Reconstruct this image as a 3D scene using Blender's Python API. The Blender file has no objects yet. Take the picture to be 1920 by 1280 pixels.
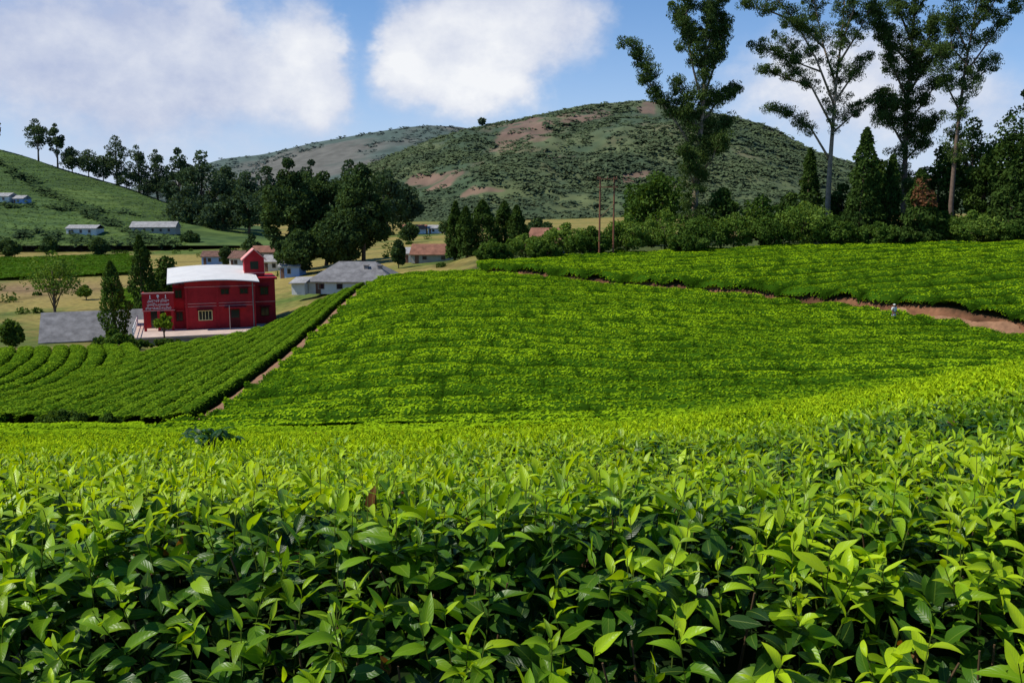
import bpy, math, random
import numpy as np
from mathutils import Vector, Matrix
random.seed(7); rng=np.random.default_rng(7)
R=math.radians
scene=bpy.context.scene; COL=scene.collection
F=1700.; TH=math.atan(260/1700.); CT,ST=math.cos(TH),math.sin(TH)

# ------------------------------------------------------------------ maths
def P(px,py,Y):
    dx=(px-960)/F; dy=-(py-640)/F; k=Y/(CT+dy*ST)
    return np.array([dx*k,Y,(-ST+dy*CT)*k])
def Zof(py,Y):
    dy=-(np.asarray(py,float)-640)/F
    return Y*(-ST+dy*CT)/(CT+dy*ST)
def pxof(X,Y): return 960+F*X/np.maximum(Y,0.3)
def sstep(a,b,x):
    t=np.clip((np.asarray(x,float)-a)/(b-a),0,1); return t*t*(3-2*t)
def _h(ix,iy,seed):
    ix=ix.astype(np.int64); iy=iy.astype(np.int64)
    h=(ix*374761393+iy*668265263+seed*144269504)&0xffffffff
    h=((h^(h>>13))*1274126177)&0xffffffff
    return ((h^(h>>16))&0xffff)/65535.
def vn(x,y,seed=0):
    x=np.asarray(x,float); y=np.asarray(y,float)
    ix=np.floor(x); iy=np.floor(y); fx=x-ix; fy=y-iy
    fx=fx*fx*(3-2*fx); fy=fy*fy*(3-2*fy)
    a=_h(ix,iy,seed); b=_h(ix+1,iy,seed); c=_h(ix,iy+1,seed); d=_h(ix+1,iy+1,seed)
    return (a*(1-fx)+b*fx)*(1-fy)+(c*(1-fx)+d*fx)*fy
def fbm(x,y,seed=0,o=4):
    s=0; a=.5; t=0; x=np.asarray(x,float); y=np.asarray(y,float)
    for i in range(o):
        s=s+a*vn(x*2**i+17.3*i,y*2**i-9.1*i,seed+i); t+=a; a*=.5
    return s/t
def unit(v): return v/np.maximum(np.linalg.norm(v,axis=-1,keepdims=True),1e-9)
def rdir(n): return unit(rng.normal(size=(n,3)))
def lerp(a,b,t): return np.asarray(a)*(1-t)+np.asarray(b)*t

# ------------------------------------------------------------------ terrain
TAB={
-500:{1.9:1000,3:905,5:855,8:828,12:812,20:806,30:808,38:800,45:785,60:715,75:655,85:640,100:632,120:605,150:565,200:520,300:470,450:435,600:420},
0:{1.9:1000,3:905,5:855,8:828,12:812,20:806,30:808,38:800,45:785,60:715,75:655,85:640,100:632,120:605,150:565,200:520,300:470,450:435,600:420},
250:{1.9:1000,3:900,5:850,8:822,12:806,20:803,30:808,38:800,45:780,60:712,75:658,85:642,100:630,120:600,150:560,200:517,300:468,450:435,600:420},
480:{1.9:1000,3:897,5:845,8:815,12:801,20:800,30:808,38:792,45:755,60:690,80:635,95:612,105:598,120:575,150:542,200:505,300:462,450:432,600:418},
720:{1.9:1000,3:895,5:840,8:810,12:797,20:800,32:800,38:782,45:735,60:650,80:570,100:516,108:508,125:530,150:505,200:478,300:447,450:425,600:414},
960:{1.9:995,3:893,5:835,8:805,12:790,20:790,32:795,38:772,45:722,60:640,80:565,95:525,104:506,107:504,115:497,125:490,150:480,200:465,300:440,450:420,600:412},
1200:{1.9:985,3:885,5:825,8:795,12:780,20:782,32:785,38:765,45:718,60:638,80:572,92:540,95:529,110:501,120:487,135:478,150:470,200:455,300:430,450:412,600:405},
1500:{1.9:975,3:870,5:800,8:765,12:748,20:742,32:752,38:745,45:712,60:645,72:606,80:580,84:563,95:521,110:484,125:470,150:462,200:447,300:425,450:410,600:402},
1900:{1.9:960,3:840,5:740,8:692,12:675,16:671,20:680,32:712,45:690,55:666,62:645,66:628,70:612,85:528,110:469,130:457,150:452,200:440,300:420,450:408,600:400},
2450:{1.9:940,3:800,5:690,8:640,12:625,16:622,20:635,32:690,45:680,55:655,62:630,66:612,70:590,85:510,110:460,130:450,150:447,200:437,300:418,450:406,600:400}}
GP=np.linspace(-600,2600,331); GL=np.linspace(math.log(.9),math.log(700),421)
cps=sorted(TAB); Zc=[]
for c in cps:
    d=TAB[c]; ys=[1.0,1.2,1.5,1.7]+sorted(d)
    z19=float(Zof(d[1.9],1.9)); zs=[z19-.85,z19-.52,z19-.20,z19-.07]+[float(Zof(d[y],y)) for y in sorted(d)]
    Zc.append(np.interp(GL,np.log(ys),zs))
Zc=np.array(Zc)
ZG=np.array([np.interp(GP,cps,Zc[:,j]) for j in range(len(GL))]).T
def gsm(A,s,ax):
    r=int(3*s); k=np.exp(-.5*(np.arange(-r,r+1)/s)**2); k/=k.sum()
    pad=[(0,0),(0,0)]; pad[ax]=(r,r); B=np.pad(A,pad,mode='edge')
    return np.apply_along_axis(lambda v:np.convolve(v,k,'valid'),ax,B)
ZG=gsm(gsm(ZG,2.2,1),5,0)
def S0(px,Y):
    a=np.clip((np.asarray(px,float)-GP[0])/(GP[1]-GP[0]),0,len(GP)-1.001)
    b=np.clip((np.log(np.maximum(Y,.9))-GL[0])/(GL[1]-GL[0]),0,len(GL)-1.001)
    i=a.astype(int); j=b.astype(int); fa=a-i; fb=b-j
    return (ZG[i,j]*(1-fa)+ZG[i+1,j]*fa)*(1-fb)+(ZG[i,j+1]*(1-fa)+ZG[i+1,j+1]*fa)*fb
def Yedge(px): return np.interp(px,[840,900,1100,1350,1600,1750,1900,2400],[111,107,97,90,82,76,70,58])
def S(X,Y):
    X=np.asarray(X,float); Y=np.asarray(Y,float); px=pxof(X,Y)
    st=sstep(0,1.0,Y-Yedge(px))*sstep(830,900,px)*(Y>30)*(1-sstep(150,260,Y))
    return S0(px,Y)+.9*st
PATH_Y=[36,40,50,66,88,102,110]; PATH_X=[-14.3,-14.9,-15.7,-16.5,-16.9,-16.4,-15.2]
def Xpath(Y): return np.interp(Y,PATH_Y,PATH_X)
def ground(X,Y):
    X=np.asarray(X,float); Y=np.asarray(Y,float)
    berm=.30*np.exp(-((X-Xpath(Y)+.25)/.85)**2)*sstep(38,41,Y)*(1-sstep(104,108,Y))
    return S(X,Y)-np.interp(Y,[115,135],[.8,0.])+berm
def g1(X,Y): return float(ground(np.array([X]),np.array([Y]))[0])

# ------------------------------------------------------------------ object helpers
def tag(o,label=None,cat=None,group=None,kind=None):
    if label: o['label']=label
    if cat: o['category']=cat
    if group: o['group']=group
    if kind: o['kind']=kind
    return o
def empty(name,loc,rz=0):
    o=bpy.data.objects.new(name,None); COL.objects.link(o); o.location=[float(c) for c in loc]; o.rotation_euler=(0,0,rz)
    o.empty_display_size=.3
    return o
def link(name,me,mat,parent=None):
    o=bpy.data.objects.new(name,me); COL.objects.link(o)
    if mat: me.materials.append(mat)
    if parent: o.parent=parent
    return o
def nmesh(name,V,Q,mat,col=None,uv=None,parent=None,smooth=False,off=None):
    V=np.asarray(V,np.float32).reshape(-1,3)
    if off is not None: V=V-np.asarray(off,np.float32)
    Q=np.asarray(Q,np.int32); M,k=Q.shape
    me=bpy.data.meshes.new(name); me.vertices.add(len(V)); me.vertices.foreach_set('co',V.ravel())
    me.loops.add(M*k); me.loops.foreach_set('vertex_index',Q.ravel())
    me.polygons.add(M); me.polygons.foreach_set('loop_start',np.arange(M,dtype=np.int32)*k)
    me.polygons.foreach_set('use_smooth',np.full(M,smooth))
    me.update(calc_edges=True)
    if col is not None:
        c=np.ones((len(V),4),np.float32); c[:,:3]=col
        a=me.color_attributes.new('Col','FLOAT_COLOR','POINT'); a.data.foreach_set('color',c.ravel())
    if uv is not None:
        l=me.uv_layers.new(name='UVMap'); l.data.foreach_set('uv',np.asarray(uv,np.float32)[Q.ravel()].ravel())
    return link(name,me,mat,parent)
class MB:
    def __init__(s): s.v=[]; s.f=[]
    def add(s,v,f):
        n=len(s.v); s.v+= [tuple(float(c) for c in p) for p in v]; s.f+=[tuple(i+n for i in q) for q in f]; return s
    def box(s,x0,x1,y0,y1,z0,z1):
        return s.add([(x0,y0,z0),(x1,y0,z0),(x1,y1,z0),(x0,y1,z0),(x0,y0,z1),(x1,y0,z1),(x1,y1,z1),(x0,y1,z1)],
              [(0,3,2,1),(4,5,6,7),(0,1,5,4),(1,2,6,5),(2,3,7,6),(3,0,4,7)])
    def extr(s,poly,y0,y1):
        n=len(poly)
        v=[(x,y0,z) for x,z in poly]+[(x,y1,z) for x,z in poly]
        f=[tuple(range(n)),tuple(range(2*n-1,n-1,-1))]+[(i,i+n,(i+1)%n+n,(i+1)%n) for i in range(n)]
        return s.add(v,f)
    def tube(s,pts,rad,n=6):
        pts=[Vector([float(c) for c in p]) for p in pts]; m=len(pts); v=[]; f=[]
        up=Vector((.31,.17,1)).normalized()
        for i,p in enumerate(pts):
            d=(pts[min(i+1,m-1)]-pts[max(i-1,0)]); d=d.normalized() if d.length>1e-6 else Vector((0,0,1))
            a=d.cross(Vector((1,.2,.1))); 
            if a.length<.2: a=d.cross(up)
            a.normalize(); b=d.cross(a)
            r=rad[i] if hasattr(rad,'__len__') else rad
            for k in range(n):
                t=2*math.pi*k/n; v.append(p+a*(math.cos(t)*r)+b*(math.sin(t)*r))
        for i in range(m-1):
            for k in range(n): f.append((i*n+k,i*n+(k+1)%n,(i+1)*n+(k+1)%n,(i+1)*n+k))
        f.append(tuple(range(n-1,-1,-1))); f.append(tuple((m-1)*n+k for k in range(n)))
        return s.add(v,f)
    def build(s,name,mat,parent=None,smooth=False,off=None):
        v=s.v
        if off is not None: v=[(p[0]-off[0],p[1]-off[1],p[2]-off[2]) for p in v]
        me=bpy.data.meshes.new(name); me.from_pydata(v,[],s.f); me.update()
        if smooth: me.polygons.foreach_set('use_smooth',[True]*len(me.polygons))
        return link(name,me,mat,parent)

# ------------------------------------------------------------------ materials
def newmat(name):
    m=bpy.data.materials.new(name); m.use_nodes=True; nt=m.node_tree; nt.nodes.clear()
    out=nt.nodes.new('ShaderNodeOutputMaterial'); return m,nt,out
def leafmat(name,transl=.3,tint=(1.5,1.35,.5)):
    m,nt,out=newmat(name); N=nt.nodes.new; L=nt.links.new
    a=N('ShaderNodeAttribute'); a.attribute_name='Col'
    b=N('ShaderNodeBsdfDiffuse')
    L(a.outputs['Color'],b.inputs['Color'])
    if transl<=0: L(b.outputs[0],out.inputs[0]); return m
    t=N('ShaderNodeBsdfTranslucent'); mx=N('ShaderNodeMixShader'); mx.inputs[0].default_value=transl
    mu=N('ShaderNodeVectorMath'); mu.operation='MULTIPLY'; mu.inputs[1].default_value=tint
    L(a.outputs['Color'],mu.inputs[0]); L(mu.outputs[0],t.inputs['Color'])
    L(b.outputs[0],mx.inputs[1]); L(t.outputs[0],mx.inputs[2]); L(mx.outputs[0],out.inputs[0])
    return m
def forematerial():
    m,nt,out=newmat('tea_leaf'); N=nt.nodes.new; L=nt.links.new
    a=N('ShaderNodeAttribute'); a.attribute_name='Col'
    uv=N('ShaderNodeUVMap'); sx=N('ShaderNodeSeparateXYZ'); L(uv.outputs[0],sx.inputs[0])
    def mm(op,x,y=None):
        n=N('ShaderNodeMath'); n.operation=op
        for i,q in enumerate((x,y)):
            if q is None: continue
            if isinstance(q,(int,float)): n.inputs[i].default_value=q
            else: L(q,n.inputs[i])
        return n.outputs[0]
    au=mm('ABSOLUTE',mm('SUBTRACT',sx.outputs[0],.5))
    rib=mm('LESS_THAN',au,.03)
    ph=mm('SUBTRACT',mm('MULTIPLY',sx.outputs[1],52.),mm('MULTIPLY',au,30.))
    vein=mm('POWER',mm('ADD',mm('MULTIPLY',mm('SINE',ph),.5),.5),4.)
    hgt=mm('ADD',mm('MULTIPLY',vein,-.5),mm('MULTIPLY',rib,-1.))
    bp=N('ShaderNodeBump'); bp.inputs['Strength'].default_value=.3; bp.inputs['Distance'].default_value=.0015; L(hgt,bp.inputs['Height'])
    mx0=N('ShaderNodeMix'); mx0.data_type='RGBA'; mx0.inputs[7].default_value=(.28,.38,.05,1)
    L(mm('MULTIPLY',rib,.35),mx0.inputs[0]); L(a.outputs['Color'],mx0.inputs[6])
    b=N('ShaderNodeBsdfPrincipled'); b.inputs['Roughness'].default_value=.36; b.inputs['Specular IOR Level'].default_value=.26
    L(mx0.outputs[2],b.inputs['Base Color']); L(bp.outputs[0],b.inputs['Normal'])
    t=N('ShaderNodeBsdfTranslucent'); mu=N('ShaderNodeVectorMath'); mu.operation='MULTIPLY'; mu.inputs[1].default_value=(1.8,1.6,.25)
    L(mx0.outputs[2],mu.inputs[0]); L(mu.outputs[0],t.inputs['Color'])
    mx=N('ShaderNodeMixShader'); mx.inputs[0].default_value=.36
    L(b.outputs[0],mx.inputs[1]); L(t.outputs[0],mx.inputs[2]); L(mx.outputs[0],out.inputs[0])
    return m
def vcolmat(name,scale=3.,amp=.35,rough=.9,bump=.3):
    m,nt,out=newmat(name); N=nt.nodes.new; L=nt.links.new
    a=N('ShaderNodeAttribute'); a.attribute_name='Col'
    g=N('ShaderNodeNewGeometry'); n=N('ShaderNodeTexNoise'); n.inputs['Scale'].default_value=scale; n.inputs['Detail'].default_value=5
    L(g.outputs['Position'],n.inputs['Vector'])
    mr=N('ShaderNodeMapRange'); mr.inputs[1].default_value=.25; mr.inputs[2].default_value=.75; mr.inputs[3].default_value=1-amp; mr.inputs[4].default_value=1+amp
    L(n.outputs[0],mr.inputs[0])
    mu=N('ShaderNodeVectorMath'); mu.operation='SCALE'; L(a.outputs['Color'],mu.inputs[0]); L(mr.outputs[0],mu.inputs['Scale'])
    b=N('ShaderNodeBsdfPrincipled'); b.inputs['Roughness'].default_value=rough; b.inputs['Specular IOR Level'].default_value=.1
    bp=N('ShaderNodeBump'); bp.inputs['Strength'].default_value=bump; bp.inputs['Distance'].default_value=.1; L(n.outputs[0],bp.inputs['Height'])
    L(bp.outputs[0],b.inputs['Normal']); L(mu.outputs[0],b.inputs['Base Color']); L(b.outputs[0],out.inputs[0])
    return m
def solid(name,c,rough=.8,amp=.25,scale=2.,corr=None,spec=.2):
    m,nt,out=newmat(name); N=nt.nodes.new; L=nt.links.new
    tc=N('ShaderNodeTexCoord'); n=N('ShaderNodeTexNoise'); n.inputs['Scale'].default_value=scale; n.inputs['Detail'].default_value=6; n.inputs['Roughness'].default_value=.65
    L(tc.outputs['Object'],n.inputs['Vector'])
    mr=N('ShaderNodeMapRange'); mr.inputs[1].default_value=.25; mr.inputs[2].default_value=.75; mr.inputs[3].default_value=1-amp; mr.inputs[4].default_value=1+amp
    L(n.outputs[0],mr.inputs[0])
    mu=N('ShaderNodeVectorMath'); mu.operation='SCALE'; mu.inputs[0].default_value=c; L(mr.outputs[0],mu.inputs['Scale'])
    b=N('ShaderNodeBsdfPrincipled'); b.inputs['Roughness'].default_value=rough; b.inputs['Specular IOR Level'].default_value=spec
    L(mu.outputs[0],b.inputs['Base Color'])
    if corr:
        w=N('ShaderNodeTexWave'); w.inputs['Scale'].default_value=corr; w.bands_direction='X'; L(tc.outputs['Object'],w.inputs['Vector'])
        bp=N('ShaderNodeBump'); bp.inputs['Strength'].default_value=.8; bp.inputs['Distance'].default_value=.05; L(w.outputs[0],bp.inputs['Height']); L(bp.outputs[0],b.inputs['Normal'])
    L(b.outputs[0],out.inputs[0]); return m
M={}
M['fore']=forematerial()
M['leaf']=leafmat('foliage',.28)
M['tea']=leafmat('tea_foliage',.25,(1.6,1.4,.35))
M['dark']=leafmat('dark_foliage',.22,(1.5,1.4,.6))
M['scrub']=leafmat('scrub_foliage',0)
M['ground']=vcolmat('ground_soil',1.2,.4)
M['hill']=vcolmat('hill_cover',.05,.26,.95,.0)
M['dirt']=solid('dirt',(.24,.13,.072),.95,.45,1.5)
M['bark']=solid('bark',(.15,.105,.075),.9,.4,3.)
M['palebark']=solid('pale_bark',(.27,.205,.145),.85,.4,2.)
M['twig']=solid('twig_bark',(.10,.06,.03),.8,.3,20.)
M['red']=solid('red_paint',(.37,.016,.021),.7,.28,1.2)
M['reddark']=solid('dark_red_paint',(.11,.01,.011),.7,.2,1.5)
M['pinkred']=solid('pale_red_paint',(.62,.27,.24),.7,.2,2.)
M['white']=solid('white_paint',(.76,.76,.74),.6,.1,1.5)
M['whiteroof']=solid('white_roof_sheet',(.82,.80,.76),.6,.10,.8,4.,.1)
M['cream']=solid('cream_paint',(.7,.62,.3),.7,.2,3.)
M['grey_roof']=solid('weathered_grey_sheet',(.21,.205,.205),.8,.5,.9,3.)
M['light_roof']=solid('pale_grey_sheet',(.36,.35,.34),.8,.35,.7,3.)
M['rust']=solid('rusty_sheet',(.27,.125,.08),.85,.5,.8,3.)
M['brownroof']=solid('brown_tile',(.2,.11,.08),.85,.4,1.2,5.)
M['wallwhite']=solid('whitewash',(.64,.64,.61),.85,.2,.8)
M['wallblue']=solid('blue_wash',(.25,.38,.62),.85,.15,.8)
M['wallgrey']=solid('grey_plaster',(.34,.32,.29),.9,.3,.8)
M['concrete']=solid('pink_concrete',(.52,.40,.33),.9,.25,.8)
M['stone']=solid('grey_stone',(.25,.22,.2),.9,.35,1.5)
M['glass']=solid('dark_glass',(.02,.022,.025),.15,.1,1.,None,.5)
M['iron']=solid('rusty_iron',(.19,.075,.042),.7,.3,4.)
M['ceramic']=solid('ceramic',(.2,.1,.06),.3,.1,4.)
M['skin']=solid('skin',(.16,.085,.05),.6,.1,8.)
M['cloth']=solid('pale_cloth',(.68,.66,.62),.9,.1,8.)
M['cloth2']=solid('pale_blue_cloth',(.30,.36,.45),.9,.2,8.)

# ------------------------------------------------------------------ foliage primitives
def cards(C,size,asp=.5,nb=None,bias=0.,axis=None,ab=0.):
    n=len(C); size=np.broadcast_to(np.asarray(size,float),(n,))[:,None]
    nr=rdir(n)
    if nb is not None: nr=unit(nr+np.asarray(nb)*bias)
    ax=rdir(n)
    if axis is not None: ax=unit(ax+np.asarray(axis)*ab)
    a=unit(ax-nr*np.sum(ax*nr,axis=1,keepdims=True)); b=np.cross(nr,a)
    V=np.stack([C+a*size,C+b*size*asp+a*size*.1,C-a*size,C-b*size*asp+a*size*.1],1).reshape(-1,3)
    Q=np.arange(4*n).reshape(n,4); return V,Q
def rep(c,k=4): return np.repeat(c,k,axis=0)
def joinm(parts):
    Vs,Qs,Cs=[],[],[]; o=0
    for V,Q,C in parts:
        Vs.append(V); Qs.append(Q+o); Cs.append(C); o+=len(V)
    return np.concatenate(Vs),np.concatenate(Qs),np.concatenate(Cs)
def gridq(nr,nc):
    i=np.arange(nr-1)[:,None]*nc+np.arange(nc-1)[None,:]; i=i.ravel()
    return np.stack([i,i+1,i+nc+1,i+nc],1)
def leaves(B,D,Nr,L,W,bend,fold,col,ns,nc):
    n=len(B); D=unit(D); Nr=unit(Nr-D*np.sum(D*Nr,1,keepdims=True)); Sd=np.cross(D,Nr)
    t=np.linspace(0,1,ns); w=np.sin(math.pi*np.clip(t,0.012,1)**.82)**.85; w[0]=.06; w[-1]=.02
    a=np.linspace(-1,1,nc)
    b=bend[:,None]*t[None,:]
    x=t[None,:]*(1-b**2/6); y=-b*t[None,:]/2
    ax=B[:,None,:]+L[:,None,None]*(D[:,None,:]*x[...,None]+Nr[:,None,:]*y[...,None])
    hw=W[:,None]*w[None,:]/2
    wav=rng.uniform(-1,1,(n,1,1))*.22*np.sin(t*9)[None,:,None]*np.abs(a)[None,None,:]**2
    lift=(fold[:,None,None]*np.abs(a)[None,None,:]**1.4+wav)*hw[...,None]
    V=ax[:,:,None,:]+Sd[:,None,None,:]*(hw[:,:,None]*a[None,None,:])[...,None]+Nr[:,None,None,:]*lift[...,None]
    V=V.reshape(-1,3); q=gridq(ns,nc); k=ns*nc
    Q=(q[None]+(np.arange(n)*k)[:,None,None]).reshape(-1,4)
    uv=np.stack(np.meshgrid(t,(a+1)/2,indexing='ij')[::-1],-1).reshape(-1,2)
    return V,Q,np.repeat(col,k,axis=0),np.tile(uv,(n,1))
def fan(n,Y0,Y1,p0,p1):
    Y=np.sqrt(rng.random(n)*(Y1*Y1-Y0*Y0)+Y0*Y0); px=rng.uniform(p0,p1,n); return (px-960)/F*Y,Y
def area(Y0,Y1,p0,p1): return (p1-p0)/F*(Y1*Y1-Y0*Y0)/2

# ------------------------------------------------------------------ GROUND
def build_ground():
    rows=np.concatenate([[-30,-8,-2,.3],np.geomspace(1,20,50)[:-1],np.geomspace(20,60,60)[:-1],np.linspace(60,130,190)[:-1],np.geomspace(130,620,130),[800,1200,2000,3500,6000]])
    ps=np.concatenate([np.linspace(-2600,-300,24)[:-1],np.linspace(-300,330,60)[:-1],np.linspace(330,760,150)[:-1],np.linspace(760,2300,130),np.linspace(2300,4600,24)[1:]])
    PX,YY=np.meshgrid(ps,rows); XX=(PX-960)/F*np.where(YY<8,8.+0*YY,YY)
    Yc=np.maximum(YY,1.9)
    Z=ground(XX,Yc)-.04
    near=YY<8
    pxn=np.clip(pxof(XX,Yc),-500,2450); Zn=S0(pxn,Yc)-.85
    Z=np.where(near,Zn,Z)
    n1=fbm(XX/9,YY/9,3); n2=fbm(XX/40,YY/40,5); n3=fbm(XX/2.5,YY/2.5,9)
    soil=np.array([.05,.038,.02]); earth=np.array([.19,.088,.045]); grass=np.array([.080,.120,.022]); straw=np.array([.255,.200,.058]); brown=np.array([.20,.125,.072])
    tv=sstep(.30,.56,n2*.5+n1*.35+n3*.15)[...,None]
    valley=lerp(grass,straw,tv); 
    pxx=pxof(XX,np.maximum(YY,1)); 
    bz=np.exp(-((pxx-60)/150)**2-((YY-172)/14)**2)[...,None]*.8
    valley=valley*(1-bz)+brown*bz
    ln=np.minimum(np.abs(np.sin(YY/11.+.6*np.sin(XX/17))),np.abs(np.sin(XX/23.+.5*np.sin(YY/19))))
    valley=valley*(.6+.4*sstep(.03,.10,ln))[...,None]
    gz=((1-sstep(250,420,pxx))*(1-sstep(112,132,YY))*.75)[...,None]
    valley=valley*(1-gz)+lerp(grass*.9,straw*.7,sstep(.5,.7,n1)[...,None])*gz
    far=np.maximum(sstep(112,128,YY),(1-sstep(560,640,pxx))*sstep(80,88,YY))[...,None]
    C=soil*(1-far)+valley*far
    right=(sstep(860,960,pxx)*sstep(105,115,YY)*(1-sstep(170,230,YY)))[...,None]
    C=C*(1-right)+lerp(grass*.8,soil,.3)*right
    d=YY-Yedge(pxx); rd=(sstep(-3,-2,d)*(1-sstep(.8,1.6,d))*sstep(820,880,pxx)*(YY>40))[...,None]
    C=C*(1-rd)+lerp(earth,earth*.45,sstep(.34,.62,n3)[...,None])*rd
    o=nmesh('ground',np.stack([XX,YY,Z],-1),gridq(len(rows),len(ps)),M['ground'],C.reshape(-1,3),smooth=True)
    tag(o,'valley floor and sloping brown soil under the tea bushes','ground',kind='structure')
build_ground()
def strip(name,pts,w,mat,lift,label,cat):
    pts=np.array(pts,float); d=np.gradient(pts,axis=0); d=unit(d); nn=np.stack([-d[:,1],d[:,0]],1)
    cols=np.linspace(-1,1,5); ww=np.broadcast_to(np.asarray(w,float),(len(pts),))
    ww=ww*(.7+.6*vn(np.arange(len(pts))*.35,np.zeros(len(pts)),4))
    XY=pts[:,None,:]+nn[:,None,:]*(ww[:,None]*cols[None,:])[...,None]
    Z=ground(XY[...,0],XY[...,1])+lift+.05*(vn(XY[...,0]*2,XY[...,1]*2,8)-.5)
    o=nmesh(name,np.concatenate([XY,Z[...,None]],-1),gridq(len(pts),5),mat,smooth=True)
    return tag(o,label,cat,kind='structure')
ys=np.linspace(41,106,120)
strip('path',np.stack([Xpath(ys)-.25+.12*np.sin(ys*.4),ys],1),.42,M['dirt'],.06,'narrow reddish dirt path between the tea slope and the tea rows','path')
xs=np.linspace(-34,-13.5,60)
strip('path',np.stack([xs,42.3+.4*np.sin(xs*.6)],1),.7,M['dirt'],.10,'dirt track along the lower end of the tea rows at left','path')
pxs=np.linspace(780,2300,160); ye=Yedge(pxs)-np.interp(pxs,[1600,1800],[.6,.9])
strip('road',np.stack([(pxs-960)/F*ye,ye],1),np.interp(pxs,[780,1550,1750,2300],[.35,.45,1.2,1.6]),M['dirt'],.06,'brown dirt road along the foot of the upper tea terrace','road')

# ------------------------------------------------------------------ HILLS
def hill(name,sky,Yb,Yr,zb,px0,px1,nc,nr,amp,colfun,label,power=1.1,seed=11):
    ps=np.linspace(px0,px1,nc); t=np.concatenate([np.linspace(0,1,nr),np.linspace(1,1.35,12)[1:]])
    PX,T=np.meshgrid(ps,t); sk=np.interp(ps,[p for p,_ in sky],[q for _,q in sky])
    sk=gsm(sk[None,:],max(2,nc/90),1)[0]
    zr=Zof(sk,Yr)
    Y=Yb+(Yr-Yb)*T; X=(PX-960)/F*Y
    tt=np.minimum(T,1)
    Z=zb+(zr[None,:]-zb)*tt**power-np.maximum(T-1,0)*(zr[None,:]-zb)*1.2
    n=fbm(X/90*amp[1],Y/90*amp[1],seed,5)-.5; n2=np.abs(fbm(X/60*amp[1],Y/160*amp[1],seed+7,4)-.5)
    env=np.minimum(1,np.minimum(tt*5,(1.03-np.minimum(T,1))*6+.12))
    Z=Z+env*amp[0]*(n*1.6-n2*1.2+.25)
    C=colfun(PX,T,X,Y,Z)
    o=nmesh(name,np.stack([X,Y,Z],-1),gridq(len(t),nc),M['hill'],C.reshape(-1,3),smooth=True)
    tag(o,label,'hill',kind='structure')
    return dict(ps=ps,t=t,X=X,Y=Y,Z=Z,C=C,nr=nr)
HZ=np.array([.165,.205,.28])  # bluish distance haze, mixed into base colours of far hills and trees
BROWN=[(985,240,45,10,1.),(960,262,40,8,.9),(940,278,35,6,.7),(1085,228,45,7,.9),(1215,210,22,12,.9),(1120,218,20,5,.7),(815,340,45,13,1.),(860,330,25,6,.7),(900,362,40,8,.9),(1185,332,40,10,.9),(1045,300,30,4,.6),(1255,350,30,6,.6),(1005,255,22,14,.7),(735,285,30,5,.5)]
def pyof(Y,Z):
    s=-Z/Y; return 380+F*s
def maincol(PX,T,X,Y,Z):
    g=lerp(np.array([.044,.074,.018]),np.array([.098,.120,.030]),sstep(.36,.64,fbm(X/45,Y/45,21,5))[...,None])
    py=pyof(Y,Z); k=np.zeros_like(Z)
    wob=(fbm(X/25,Y/25,31)-.5)
    for bx,by,rx,ry,w in BROWN:
        e=1-np.sqrt(((PX+wob*60-bx)/rx)**2+((py+wob*34-by+(PX-bx)*.18)/ry)**2)
        k=np.maximum(k,w*sstep(-.15,.3,e+.6*(fbm(X/11,Y/11,44)-.5)))
    k=k+.3*sstep(.58,.75,fbm(X/30,Y/30,77))*sstep(.2,.5,T)
    k=np.clip(k*.95,0,1)[...,None]
    br=lerp(np.array([.25,.145,.085]),np.array([.14,.085,.05]),fbm(X/12,Y/12,5)[...,None])
    c=g*(1-k)+br*k
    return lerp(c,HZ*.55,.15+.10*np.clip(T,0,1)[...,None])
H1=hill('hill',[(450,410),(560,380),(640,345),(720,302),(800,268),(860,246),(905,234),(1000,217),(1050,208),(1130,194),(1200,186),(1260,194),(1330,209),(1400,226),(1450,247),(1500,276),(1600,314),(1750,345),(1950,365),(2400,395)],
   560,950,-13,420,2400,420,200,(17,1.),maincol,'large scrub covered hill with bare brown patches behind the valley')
def farcol(PX,T,X,Y,Z):
    g=lerp(np.array([.055,.09,.03]),np.array([.14,.12,.06]),sstep(.47,.68,fbm(X/130,Y/130,8,4))[...,None])
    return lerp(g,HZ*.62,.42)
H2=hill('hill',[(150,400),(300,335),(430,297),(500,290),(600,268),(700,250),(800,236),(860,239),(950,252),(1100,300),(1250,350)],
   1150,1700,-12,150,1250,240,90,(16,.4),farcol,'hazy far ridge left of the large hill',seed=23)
LS=[(-900,120),(-600,160),(-200,215),(0,275),(60,291),(120,313),(250,352),(345,390),(430,418),(520,428)]
def leftcol(PX,T,X,Y,Z):
    r=np.sin((Z*1.0+3.5*fbm(X/15,Y/15,3)+X*.05)*2*math.pi/1.35)
    g=lerp(np.array([.040,.078,.015]),np.array([.078,.130,.026]),(sstep(-.9,.5,r)*(.5+.5*fbm(X/8,Y/8,14)))[...,None])
    p=sstep(.42,.6,fbm(X/35,Y/35,61))[...,None]
    g=lerp(g,g*np.array([1.45,1.3,1.2]),p)
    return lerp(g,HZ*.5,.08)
H3=hill('hill',LS,290,440,-13.5,-900,520,330,170,(1.6,2.2),leftcol,'green tea covered hillside at far left',power=1.0,seed=41)

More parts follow.
